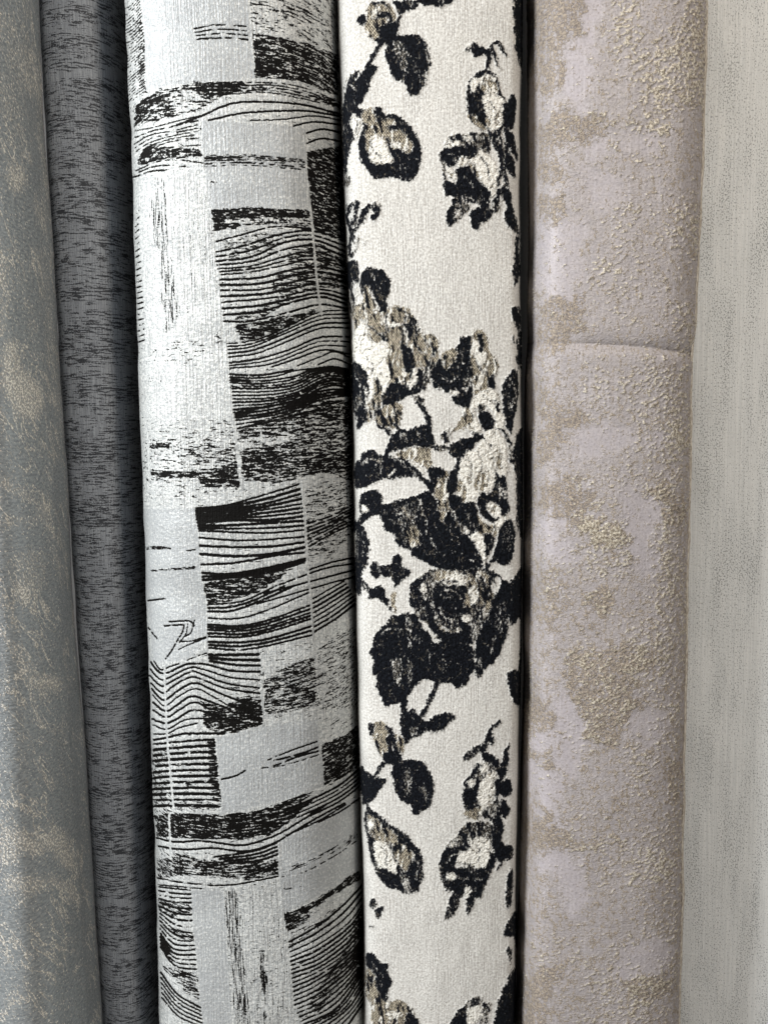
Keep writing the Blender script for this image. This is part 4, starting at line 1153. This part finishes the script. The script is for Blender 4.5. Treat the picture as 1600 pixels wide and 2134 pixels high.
hk = dthr(G_, h2); vk = dthr(B_, v2)
ink = m.math('MAXIMUM', m.math('MAXIMUM', line, hk), vk)
# silver ground
ribs = m.noise(m.scale(uv, (0.75, 0.03, 0)), 1.0, 2.0)
puck = m.noise(m.scale(uv, (0.3, 0.6, 0), (2, 8, 0)), 1.0, 3.0, 0.65, 0.6)
spark = m.noise(m.scale(uv, (0.8, 0.45, 0), (60, 8, 0)), 1.0, 1.0)
big = m.noise(m.scale(uv, (0.03, 0.05, 0), (4, 1, 0)), 1.0, 2.0)
gr = m.mix(m.ramp(puck, 0.35, 0.65), (0.37, 0.385, 0.385), (0.62, 0.63, 0.61))
gr = m.mix(m.ramp(ribs, 0.52, 0.64, 0, 0.6), gr, (0.29, 0.295, 0.295))
gr = m.mix(m.ramp(spark, 0.60, 0.70, 0, 0.7), gr, (0.82, 0.82, 0.78))
sat = m.mix(m.ramp(spark, 0.55, 0.68, 0, 0.8), (0.37, 0.385, 0.39), (0.60, 0.605, 0.585))
sat = m.mix(m.ramp(big, 0.4, 0.62, 0, 0.35), sat, (0.30, 0.31, 0.32))
gr = m.mix(m.math('MULTIPLY', Al, 0.75), gr, sat)
col = m.mix(ink, gr, (0.005, 0.0045, 0.004))
m.set(color=col, rough=m.math('MULTIPLY_ADD', ink, 0.12, 0.48), spec=m.math('MULTIPLY_ADD', ink, -0.26, 0.32), metal=m.math('MULTIPLY_ADD', ink, -0.15, 0.15))
h = m.math('MULTIPLY_ADD', ink, -0.9, m.math('ADD', m.math('MULTIPLY', puck, 0.5), m.math('ADD', m.math('MULTIPLY', ribs, 0.7), m.math('MULTIPLY', spark, 0.5))))
m.bump(h, 0.0008, 0.75)

BLK = [[(292,-60),(516,-60),(532,165),(400,172),(303,190)], [(516,-60),(720,-60),(712,205),(532,165)], [(418,250),(636,262),(646,440),(438,432),(425,340)], [(636,262),(720,300),(720,480),(648,478),(640,430)],
       [(278,360),(425,340),(438,432),(484,870),(296,910)], [(438,432),(646,440),(660,600),(720,560),(740,760),(478,770)], [(478,770),(740,760),(740,990),(495,1005)], [(296,895),(484,868),(500,1030),(300,1050)],
       [(300,1055),(408,1058),(436,1340),(330,1378),(306,1378)], [(408,1058),(630,1000),(652,1325),(436,1360)], [(630,1000),(745,980),(745,1300),(652,1325)],
       [(310,1378),(436,1355),(540,1350),(550,1515),(450,1540),(340,1550)], [(540,1350),(655,1325),(664,1490),(552,1515)], [(451,1538),(664,1492),(676,1638),(463,1690)], [(320,1550),(451,1540),(463,1690),(325,1695)],
       [(323,1700),(460,1697),(640,1660),(575,1745),(582,1830),(326,1845)], [(328,1850),(396,1855),(425,2200),(335,2200)], [(396,1855),(580,1830),(594,1900),(620,2200),(425,2200)],
       [(582,1745),(760,1650),(750,1815),(594,1905)], [(594,1905),(750,1812),(770,2200),(620,2200)], [(664,1490),(750,1440),(755,1600),(676,1640)]]
lab = np.zeros((E.h, E.w), int)
for k, pts in enumerate(BLK):
    r = E.mask(pts, smooth=False)
    if r is not None:
        lab[r[1]][r[0]] = k + 1
fl = E.sample(PT['px'], PT['py'], lab, nearest=True)[:-1]
fl = largest_pieces(np.where(facing[:-1], fl, 0))
t3 = thing(PT, 'silver fabric roll with patchwork blocks of black woodgrain lines, beside the floral roll')
emit(PT, t3, m.m, {'thread': A}, fl, ['cloth'] + ['woven_block'] * len(BLK))
# ================================================================== the lilac roll
H = Cloth(1060, 430, 3, (0.0, 0.30, 0.0))


def put(ch, v, *polys):
    for p in polys:
        r = H.mask(p, True)
        if r: H.a[r[1]][..., ch][r[0]] = v


yy_, xx_ = np.mgrid[0:H.h, 0:H.w]
H.a[..., 0] = 0.13 + 0.16 * np.clip((yy_ - 700) / 900.0, 0, 1) + 0.16 * np.clip((xx_ - 250) / 120.0, 0, 1)
H.a[..., 1] = 0.16 + 0.30 * np.clip((xx_ - 160) / 120.0, 0, 1)
H.org(1070, 0, 2.964)
put(0, .8, [(110,-60),(450,-60),(400,280),(320,250),(280,300),(120,280)], [(200,720),(450,710),(560,740),(560,830),(430,870),(300,900),(160,920)], [(200,1850),(420,1820),(380,2100),(180,2180)])
put(0, .7, [(130,300),(240,320),(330,450),(300,560),(150,600)], [(160,1220),(300,1220),(290,1330),(180,1320)], [(150,980),(300,980),(260,1120),(150,1120)])
put(1, .62, [(600,100),(780,160),(960,280),(1000,620),(820,650),(700,450),(600,300)], [(960,120),(1180,100),(1180,650),(1060,600),(1000,400)], [(700,1250),(1080,1250),(1080,1500),(800,1500)])
put(1, .85, [(580,830),(680,820),(660,960),(600,920)], [(500,1600),(640,1620),(540,1760),(450,1750)], [(1100,-40),(1180,-40),(1180,640),(1140,600)])
put(1, 1., [(930,1900),(1110,1900),(1110,2180),(960,2080)], [(950,1740),(1000,1740),(990,1830),(950,1800)])
put(2, .9, [(310,290),(460,290),(500,430),(440,660),(350,650),(280,560),(330,440)], [(430,-40),(520,-40),(500,300),(420,260)], [(480,870),(580,870),(560,960),(480,960)])
put(2, .6, [(300,1000),(640,1100),(640,1280),(480,1280),(430,1050)], [(700,820),(900,830),(880,960),(700,930)], [(160,1400),(420,1380),(400,1800),(160,1780)])
H.line([(450,720),(600,750),(700,765),(800,750),(860,790),(930,805)], 9, (.3, 1.3, 0))
H.line([(580,685),(750,700),(970,715)], 4, (0, .9, 0))
H.org(1070, 650, 2.964)
put(0, .8, [(220,0),(380,0),(370,180),(250,180)], [(200,620),(480,620),(480,670),(330,760),(230,900),(150,950)], [(160,1050),(480,1060),(480,1180),(470,1300),(370,1330),(230,1240)])
put(0, .6, [(160,450),(260,480),(220,620),(150,600)], [(180,1600),(330,1650),(300,1900),(160,1900)])
put(0, .95, [(400,1330),(650,1310),(680,1450),(560,1470),(430,1400)], [(680,1480),(760,1480),(720,1540),(660,1540)], [(480,1700),(590,1690),(600,1830),(540,1880),(470,1800)], [(430,1940),(520,1920),(500,2000),(420,1960)], [(810,1080),(960,1080),(950,1180),(880,1180)], [(880,1180),(1050,1180),(1040,1280),(900,1290)])
put(1, .95, [(400,1330),(650,1310),(680,1450),(560,1470),(430,1400)], [(680,1480),(760,1480),(720,1540),(660,1540)], [(480,1700),(590,1690),(600,1830),(540,1880),(470,1800)], [(960,0),(1110,50),(1090,280),(1000,250)], [(930,700),(1080,640),(1080,860),(960,900)], [(810,1080),(960,1080),(950,1180),(880,1180)])
put(1, .65, [(900,400),(1080,380),(1080,700),(980,600)], [(880,1180),(1050,1180),(1040,1280),(900,1290)], [(500,1500),(700,1560),(640,1700),(480,1650)])
put(2, .7, [(380,760),(480,700),(700,700),(720,820),(400,900)], [(640,1100),(880,1180),(870,1400),(860,1600),(720,1560),(690,1300)])
put(2, .9, [(160,1280),(290,1270),(260,1420),(380,1460),(380,1530),(250,1560),(180,1450)], [(830,740),(920,740),(940,830),(830,830)])
H.org(1070, 1370, 2.79)
put(0, .85, [(60,250),(180,260),(250,480),(300,700),(200,640),(60,560)], [(340,-40),(830,-40),(740,130),(700,330),(560,520),(440,480),(300,200)], [(80,960),(190,890),(320,1010),(330,1120),(270,1250),(180,1140),(80,1100)], [(60,1850),(330,1800),(230,1950),(150,2180),(60,2180)], [(880,620),(980,620),(960,820),(900,800)], [(660,1820),(760,1800),(820,1980),(680,2000)], [(820,1830),(900,1850),(910,1930),(830,1960)], [(560,860),(640,880),(620,930),(560,920)])
put(1, .7, [(340,-40),(830,-40),(740,130),(700,330),(560,520),(440,480),(300,200)], [(880,620),(980,620),(960,820),(900,800)], [(660,1820),(760,1800),(820,1980),(680,2000)], [(820,1830),(900,1850),(910,1930),(830,1960)])
put(2, .9, [(100,440),(200,440),(240,520),(150,540)], [(60,600),(250,640),(260,940),(200,930),(130,860),(100,700)], [(250,200),(420,400),(400,560),(300,720),(260,560)], [(180,1150),(330,1150),(400,1350),(400,1520),(330,1490),(280,1300),(180,1260)])
put(2, .6, [(690,340),(850,350),(840,500),(700,470)], [(650,1700),(900,1650),(860,1820),(640,1850)])
H.line([(300,1090),(400,1100),(500,1085),(660,1085)], 9, (.9, 1.1, 0))
H.a[..., 1] = np.where(H.a[..., 2] > .5, H.a[..., 1] * 0.1, H.a[..., 1])
H.a[..., 0] = np.where(H.a[..., 2] > .5, -0.15, H.a[..., 0])
H.blur(6.0)

LI = make_roll_grid(
    [(0,1100),(300,1099),(720,1098),(780,1093),(900,1094),(1370,1088),(1700,1084),(2134,1072)],
    [(0,1470),(150,1468),(300,1464),(450,1459),(600,1453),(700,1447),(735,1440),(820,1435),(900,1438),(1000,1437),(1370,1430),(1550,1427),(1750,1422),(2000,1418),(2134,1413)],
    0.598, 0.047, FLAP, 0.00066)
jx = (fbm(LI['u'] / 1.6, LI['v'] / 1.3, 81, 2) - 0.5) * 16 + (fbm(LI['u'] / 9, LI['v'] / 7, 83, 2) - 0.5) * 46
jy = (fbm(LI['u'] / 1.6, LI['v'] / 1.3, 82, 2) - 0.5) * 16 + (fbm(LI['u'] / 9, LI['v'] / 7, 84, 2) - 0.5) * 46
A = H.sample(LI['px'] + jx, LI['py'] + jy)
facing = LI['y'] < 0.61
px, py = LI['px'], LI['py']
# the creased overlap of the top layer, with a soft roll of cloth below it
yc = np.interp(px, [1095, 1190, 1240, 1300, 1360, 1400, 1440], [714, 715, 716, 719, 724, 730, 736])
d = py - yc
amp = np.interp(px, [1100, 1180, 1230, 1300, 1400, 1445], [.2, .4, 1, 1.1, 1., .6])
tt = np.clip(d / 32.0, 0, 1); tt = tt * (2 - tt)
amp = amp * 0.85
crease = amp * np.where(d < 0, -0.0042 * np.exp(d / 15.0), -0.0042 + 0.0050 * tt)
crease = np.where(d < 32, crease, amp * 0.0008 * np.exp(-np.clip(d - 32, 0, None) / 60.0))
def streak(x, y, sx, sy, seed):          # slanting relief
    return fbm((x + 0.35 * y) / sx, (y - 0.35 * x) / sy, seed, 3)
rel = streak(LI['u'], LI['v'], 2.5, 1.35, 21)
sq = np.clip((rel - (0.74 - 0.34 * np.clip(A[..., 1] + 1.1 * (fbm(LI['u'] / 22, LI['v'] / 34, 61, 2) - 0.5), 0, 1.2))) * 9, 0, 1)
fold = fbm(LI['u'] / 45, LI['v'] / 70, 8, 2) - 0.5
pu = fbm(LI['u'] / 7, LI['v'] / 3.0, 31, 2) - 0.5
displace(LI, np.where(facing, crease, 0) + 0.00042 * sq + 0.003 * fold + dents(LI, 341) + 0.0003 * pu * (1 - A[..., 2]))
A = np.concatenate([A, sq[..., None]], -1)

m = NT('lilac_gold_jacquard')
uv = m.attr('cloth').outputs['Vector']
an = m.attr('weave')
R_, G_, B_ = m.sep(an.outputs['Color'])[:3]
Al = an.outputs['Alpha']
nf = m.noise(m.scale(uv, (0.55, 0.6, 0)), 1.0, 3.0, 0.65)
nb = m.noise(m.scale(uv, (0.22, 0.16, 0), (4, 4, 0)), 1.0, 4.0, 0.7)
tw = m.noise(m.scale(uv, (0.62, 0.66, 0), (40, 4, 0)), 1.0, 3.0, 0.65, 0.6)
tan = m.ramp(m.math('ADD', m.math('MULTIPLY_ADD', m.math('SUBTRACT', nb, 0.5), 3.2, R_), m.math('MULTIPLY', m.math('SUBTRACT', tw, 0.5), 2.4)), 0.35, 0.75)
fleck = m.ramp(m.math('MULTIPLY_ADD', m.math('SUBTRACT', nf, 0.5), 1.6, Al), 0.45, 0.75)
vthr = m.noise(m.scale(uv, (0.6, 0.03, 0)), 1.0, 2.0)
base = m.mix(m.ramp(nb, 0.35, 0.65), (0.345, 0.315, 0.315), (0.41, 0.37, 0.352))
base = m.mix(m.math('MULTIPLY', B_, 0.6), base, (0.42, 0.385, 0.41))
base = m.mix(m.ramp(vthr, 0.55, 0.7, 0, 0.3), base, (0.54, 0.505, 0.52))  # vertical satin sheen put into the colour as pale streaks
base = m.mix(m.ramp(nf, 0.52, 0.36, 0, 0.40), base, (0.22, 0.195, 0.185))  # shade of the crevices beside the flecks, mixed into the colour
tcol = m.mix(m.ramp(tw, 0.42, 0.6), (0.09, 0.068, 0.05), (0.36, 0.29, 0.205))
col = m.mix(m.math('MULTIPLY', tan, 0.70), base, tcol)
gold = m.mix(m.ramp(nf, 0.4, 0.62), (0.26, 0.215, 0.155), (0.74, 0.68, 0.55))
col = m.mix(m.math('MULTIPLY', fleck, 0.7), col, gold)
m.set(color=col, rough=0.58, spec=0.28, metal=m.math('MULTIPLY_ADD', fleck, 0.35, 0.08))
puck = m.noise(m.scale(uv, (0.24, 0.55, 0), (3, 3, 0)), 1.0, 3.0, 0.6, 1.0)
h = m.math('ADD', m.math('MULTIPLY', fleck, 0.8), m.math('ADD', m.math('MULTIPLY', m.math('MULTIPLY', tan, tw), 1.0), m.math('MULTIPLY', nf, 0.3)))
h = m.math('ADD', h, m.math('MULTIPLY', m.math('MULTIPLY', puck, m.math('SUBTRACT', 1.0, B_)), 0.9))
m.bump(h, 0.0009, 0.7)
t5 = thing(LI, 'lilac grey fabric roll with raised gold flecks and one sideways crease')
emit(LI, t5, m.m, {'weave': A})

# cut edge of the outer layer, running down the right side of the lilac roll
k = int(np.argmax(LI['px'][600]))
rows = slice(0, None, 2)
ex, ey, ez = LI['x'][rows, k], LI['y'][rows, k], LI['z'][rows, k]
ksm = np.ones(21) / 21.0
ex = np.convolve(np.pad(ex, 10, 'edge'), ksm, 'valid'); ey = np.convolve(np.pad(ey, 10, 'edge'), ksm, 'valid')
wv = (vnoise(ez * 60, ez * 0, 3) - 0.5) * 0.0008
me = bpy.data.meshes.new('cut_edge')
sec = [(-0.0022, -0.0030), (-0.0008, -0.0026), (0.0002, -0.0014), (0.0001, 0.0014), (-0.0006, 0.0014), (-0.0008, -0.0010), (-0.0022, -0.0018)]
V = []
for a_, b_ in sec:
    V.append(np.stack([ex + a_ + wv, ey + b_ - 0.0006, ez], -1))
V = np.stack(V, 1)
n = len(ex); s_ = len(sec)
fac = [(i * s_ + j, i * s_ + (j + 1) % s_, (i + 1) * s_ + (j + 1) % s_, (i + 1) * s_ + j) for i in range(n - 1) for j in range(s_)]
me.from_pydata(V.reshape(-1, 3).tolist(), [], fac)
me.polygons.foreach_set('use_smooth', np.ones(len(me.polygons), bool))
me.update()
EDGE = NT('cut_edge_cloth')
tc = EDGE.n.new('ShaderNodeTexCoord').outputs['Object']
e1 = EDGE.noise(EDGE.scale(tc, (900, 900, 300)), 1.0, 2.0, dim='3D')
EDGE.set(color=EDGE.mix(EDGE.ramp(e1, 0.4, 0.65), (0.36, 0.31, 0.25), (0.60, 0.55, 0.47)), rough=0.6, spec=0.4)
EDGE.bump(e1, 0.0004, 0.6)
me.materials.append(EDGE.m)
o = bpy.data.objects.new('cut_edge', me); scene.collection.objects.link(o); o.parent = t5
o.location = (-t5.location[0], -t5.location[1], 0)

# ================================================================== the grey satin roll on the left
S = Cloth(-60, 300, 2, (0.12, 0.0))


def fl_(pts, w, v):
    S.line(pts, w / 4.64 * 1.5, (v, 0))


def pf(v, *polys):
    for p in polys:
        r = S.mask(p, True)
        if r: S.a[r[1]][..., 0][r[0]] = v


S.org(0, 0, 4.64)
fl_([(0,170),(150,400),(250,650),(330,900)], 60, .6); fl_([(250,450),(350,700),(400,1000),(470,1900)], 50, .6)
pf(.5, [(0,700),(150,850),(230,1100),(200,1300),(60,1200),(0,1000)], [(0,250),(100,300),(200,560),(240,900),(150,800),(0,420)])
pf(.9, [(60,1600),(200,1600),(230,1800),(150,1870),(90,1800)])
pf(.6, [(150,0),(200,200),(250,520),(330,700),(300,560),(230,330),(200,60)], [(330,1950),(430,1980),(480,2134),(380,2134)])
S.org(0, 500, 4.64)
fl_([(0,50),(60,500),(20,900)], 60, .7); fl_([(380,100),(470,500),(500,900),(550,1400),(620,1900)], 50, .55); fl_([(150,100),(230,500),(350,900)], 60, .4)
pf(1., [(60,1000),(180,980),(230,1250),(400,1400),(430,1560),(380,1680),(250,1740),(80,1560),(20,1300)])
S.org(0, 1000, 4.64)
fl_([(0,0),(250,170),(400,280),(490,500)], 50, .8); fl_([(490,500),(540,860),(640,1000)], 30, .6)
pf(.5, [(150,700),(400,700),(450,900),(350,1200),(200,1150),(100,850)], [(0,380),(400,340),(470,420),(300,430),(0,460)])
pf(.75, [(180,1000),(340,1020),(300,1120),(180,1120)])
fl_([(200,1750),(300,1900),(450,2120)], 40, 1); fl_([(120,1600),(220,1760)], 30, .7)
pf(.9, [(300,1640),(400,1880),(560,1900),(600,2050),(430,2000),(340,1800)])
S.org(0, 1674, 4.64)
pf(.95, [(0,150),(150,250),(400,350),(500,190),(640,330),(700,500),(740,650),(600,620),(480,450),(350,520),(200,430),(60,380)])
pf(.7, [(60,700),(400,730),(450,850),(250,880),(80,860)], [(0,200),(100,250),(200,450),(150,600),(0,560)])
fl_([(480,730),(650,850),(730,940)], 60, .9); fl_([(180,980),(270,880)], 30, .8); fl_([(370,1190),(540,1130)], 25, .7); fl_([(230,1600),(350,1570)], 30, .6); fl_([(560,1950),(690,2000)], 24, .6)
fl_([(830,800),(850,1300),(880,1700)], 40, .35)
S.blur(7.0)
SG = make_roll_grid(
    [(0,-330),(2134,-230)],
    [(0,82),(300,95),(460,109),(700,123),(960,140),(1200,152),(1460,172),(1674,186),(1900,199),(2134,216)],
    0.60, 0.060, SOFT, 0.0012)
A = S.sample(SG['px'], SG['py'])
fold = fbm(SG['u'] / 50, SG['v'] / 90, 18, 2) - 0.5
displace(SG, 0.003 * fold + dents(SG, 361))
m = NT('grey_satin_jacquard')
uv = m.attr('cloth').outputs['Vector']
R_ = m.sep(m.attr('weave').outputs['Color'])[0]
x, y, _z = m.sepx(uv)
rot = m.n.new('ShaderNodeVectorRotate'); rot.rotation_type = 'Z_AXIS'; rot.inputs['Angle'].default_value = math.radians(-28)
m.l.new(uv, rot.inputs['Vector']); ruv = rot.outputs[0]
nd = m.noise(m.scale(ruv, (0.75, 0.42, 0)), 1.0, 2.0, 0.6)
nd2 = m.noise(m.scale(ruv, (0.20, 0.07, 0)), 1.0, 4.0, 0.65)
tw = m.noise(m.scale(uv, (0.28, 0.62, 0)), 1.0, 3.0, 0.6)
mask = m.math('ADD', R_, m.math('MULTIPLY', m.math('SUBTRACT', nd2, 0.5), 0.9))
rg1 = m.math('ABSOLUTE', m.math('SUBTRACT', m.noise(m.scale(ruv, (0.085, 0.028, 0), (3, 3, 0)), 1.0, 4.0, 0.6, 0.4), 0.5))
vein = m.ramp(rg1, 0.0, 0.035, 1.0, 0.0)
veinz = m.ramp(m.noise(m.scale(ruv, (0.03, 0.015, 0), (8, 3, 0)), 1.0, 2.0), 0.42, 0.58)
mask = m.math('ADD', mask, m.math('MULTIPLY', m.math('MULTIPLY', vein, veinz), 0.75))
rg1 = m.math('ABSOLUTE', m.math('SUBTRACT', m.noise(m.scale(ruv, (0.085, 0.028, 0), (3, 3, 0)), 1.0, 4.0, 0.6, 0.4), 0.5))
vein = m.ramp(rg1, 0.035, 0.0)
veinz = m.ramp(m.noise(m.scale(ruv, (0.03, 0.015, 0), (8, 3, 0)), 1.0, 2.0), 0.42, 0.58)
mask = m.math('ADD', mask, m.math('MULTIPLY', m.math('MULTIPLY', vein, veinz), 0.75))
fleck = m.ramp(m.math('ADD', m.math('MULTIPLY', mask, 0.24), nd), 0.66, 0.72)
haze = m.ramp(m.math('ADD', m.math('MULTIPLY', m.math('SUBTRACT', nd, 0.5), 1.6), mask), 0.1, 0.9)
base = m.mix(m.ramp(tw, 0.35, 0.65), (0.27, 0.295, 0.31), (0.42, 0.45, 0.46))
base = m.mix(m.math('MULTIPLY', haze, 0.55), base, (0.52, 0.505, 0.47))
col = m.mix(fleck, base, m.mix(m.ramp(m.noise(m.scale(uv, (0.7, 0.7, 0), (50, 2, 0)), 1.0, 1.0), 0.4, 0.62), (0.46, 0.44, 0.40), (1.0, 0.96, 0.86)))  # sparkle of the flecks painted in as a bright and dull colour mix
m.set(color=col, rough=0.40, spec=0.5, metal=0.35)
m.bump(m.math('ADD', m.math('MULTIPLY', tw, 1.0), m.math('MULTIPLY', fleck, 0.6)), 0.0007, 0.6)
t1 = thing(SG, 'grey satin fabric roll with champagne flecks, leftmost of the rolls')
emit(SG, t1, m.m, {'weave': np.concatenate([A, A[..., :1]], -1)})

# ================================================================== the slate roll set back behind
K = Cloth(40, 400, 2, (0.5, 0.0))
for py_, v in ((155, -.5), (60, -.3), (357, -.3), (560, -.3), (640, -.35), (770, -.4), (860, -.3), (1330, -.2), (1500, -.25), (1880, -.3), (1985, -.2)):
    K.line([(40, py_ + 14), (150, py_), (230, py_), (420, py_ + 14)], 14, (0.5 + v, 0), mode='set')
for py_ in (418, 601, 1095, 1284, 1868, 1780, 728):
    cv = (1000 - py_) * 0.00009
    K.line([(110, py_), (200, py_), (260, py_ - 3 if py_ > 1000 else py_ + 4), (340, py_ - 12 if py_ > 1000 else py_ + 10)], 2.6, (1.0, 1.0))
K.blur(2.0)
SL = make_roll_grid([(0,80),(700,121),(2134,214)], [(0,292),(1000,334),(2134,378)], 0.69, 0.058, ROUND, 0.0012)
displace(SL, dents(SL, 391, 0.0012))
A = K.sample(SL['px'], SL['py'])
m = NT('slate_slub_weave')
uv = m.attr('cloth').outputs['Vector']
R_, G_ = m.sep(m.attr('weave').outputs['Color'])[:2]
hs = m.noise(m.scale(uv, (0.085, 0.85, 0)), 1.0, 3.0, 0.6)
fine = m.noise(m.scale(uv, (0.7, 0.8, 0)), 1.0, 1.0)
vz = m.noise(m.scale(uv, (0.02, 0.12, 0), (0, 9, 0)), 1.0, 3.0)
t_ = m.math('ADD', m.lin(R_, 0, 1, 0.31, 0.58), m.math('MULTIPLY', m.math('SUBTRACT', vz, 0.5), 0.35))
n_ = m.math('MULTIPLY_ADD', m.math('SUBTRACT', fine, 0.5), 0.35, hs)
dk = m.ramp(m.math('SUBTRACT', t_, n_), -0.05, 0.05)
dk = m.math('MAXIMUM', dk, m.math('MULTIPLY', m.ramp(G_, 0.3, 0.6), 0.45))
vt = m.noise(m.scale(uv, (1.3, 0.05, 0)), 1.0, 1.0)
base = m.mix(m.ramp(vt, 0.4, 0.65), (0.24, 0.258, 0.285), (0.35, 0.375, 0.41))
col = m.mix(m.math('MULTIPLY', dk, 0.9), base, (0.02, 0.022, 0.028))
m.set(color=col, rough=0.6, spec=0.35)
m.bump(m.math('MULTIPLY_ADD', dk, -0.6, fine), 0.0005, 0.6)
t2 = thing(SL, 'dark slate grey fabric roll with fine black slubs, set back beside the patchwork roll')
emit(SL, t2, m.m, {'weave': np.concatenate([A, A[..., :1]], -1)})

# ================================================================== the pale speckled roll on the right
PA = make_roll_grid([(0,1385),(2134,1345)], [(0,2080),(2134,2000)], 0.668, 0.044,  [(-1, 0), (-.985, .36), (-.93, .62), (-.82, .80), (-.6, .93), (-.3, .98), (0, 1), (.45, .96), (.75, .84), (.92, .60), (.98, .3), (1, 0), (.90, -.6), (.5, -.93), (0, -1), (-.5, -.93), (-.90, -.6)], 0.0012)
A = np.zeros(PA['x'].shape + (3,))
pucker = fbm(PA['u'] / 60, PA['v'] / 80, 77, 2) - 0.5
displace(PA, 0.004 * pucker + dents(PA, 381))
m = NT('pale_speckled_weave')
uv = m.attr('cloth').outputs['Vector']
sp = m.noise(m.scale(uv, (0.95, 0.8, 0)), 1.0, 1.0, 0.6)
colz = m.noise(m.scale(uv, (0.09, 0.012, 0)), 1.0, 3.0)
vt = m.noise(m.scale(uv, (0.6, 0.015, 0), (5, 0, 0)), 1.0, 2.0)
k_ = m.math('ADD', sp, m.math('MULTIPLY', m.math('SUBTRACT', colz, 0.5), 0.36))
spk = m.ramp(k_, 0.62, 0.68)
base = m.mix(m.ramp(vt, 0.36, 0.66), (0.77, 0.78, 0.765), (0.84, 0.845, 0.825))
base = m.mix(m.ramp(colz, 0.40, 0.62, 0, 0.2), base, (0.72, 0.735, 0.73))
wv_ = m.noise(m.scale(uv, (0.15, 0.6, 0), (9, 9, 0)), 1.0, 3.0, 0.6)
base = m.mix(m.ramp(wv_, 0.55, 0.7, 0, 0.5), base, (0.74, 0.74, 0.71))
col = m.mix(m.math('MULTIPLY', spk, 0.6), base, (0.15, 0.15, 0.15))
m.set(color=col, rough=0.65, spec=0.3)
m.bump(m.math('ADD', m.math('MULTIPLY', vt, 0.7), m.math('ADD', m.math('MULTIPLY', wv_, 0.6), m.math('MULTIPLY', spk, -0.4))), 0.0007, 0.6)
t6 = thing(PA, 'pale grey fabric roll with tiny black specks, rightmost and behind the lilac roll')
emit(PA, t6, m.m, {'weave': A})

# ================================================================== added dark backing behind, floor beneath
def slab(name, x0, x1, y0, y1, z0, z1, col):
    me = bpy.data.meshes.new(name)
    v = [(x, y, z) for z in (z0, z1) for y in (y0, y1) for x in (x0, x1)]
    me.from_pydata(v, [], [(0, 2, 3, 1), (4, 5, 7, 6), (0, 1, 5, 4), (2, 6, 7, 3), (0, 4, 6, 2), (1, 3, 7, 5)])
    mm = NT(name + '_surface')
    tc = mm.n.new('ShaderNodeTexCoord').outputs['Object']
    nn = mm.noise(tc, 14.0, 5.0, 0.6, dim='3D')
    mm.set(color=mm.mix(nn, tuple(c * 0.75 for c in col), tuple(c * 1.2 for c in col)), rough=0.8)
    mm.bump(nn, 0.002, 0.4)
    me.materials.append(mm.m)
    ob = bpy.data.objects.new(name, me); scene.collection.objects.link(ob)
    ob['kind'] = 'structure'
    return ob


slab('added_dark_wall', -1.6, 1.6, 0.80, 0.90, 0.0, 2.4, (0.10, 0.095, 0.09))  # unseen, added dark so the gaps between the rolls stay dark
slab('floor', -1.6, 1.6, -1.2, 0.80, -0.05, 0.0, (0.22, 0.20, 0.18))
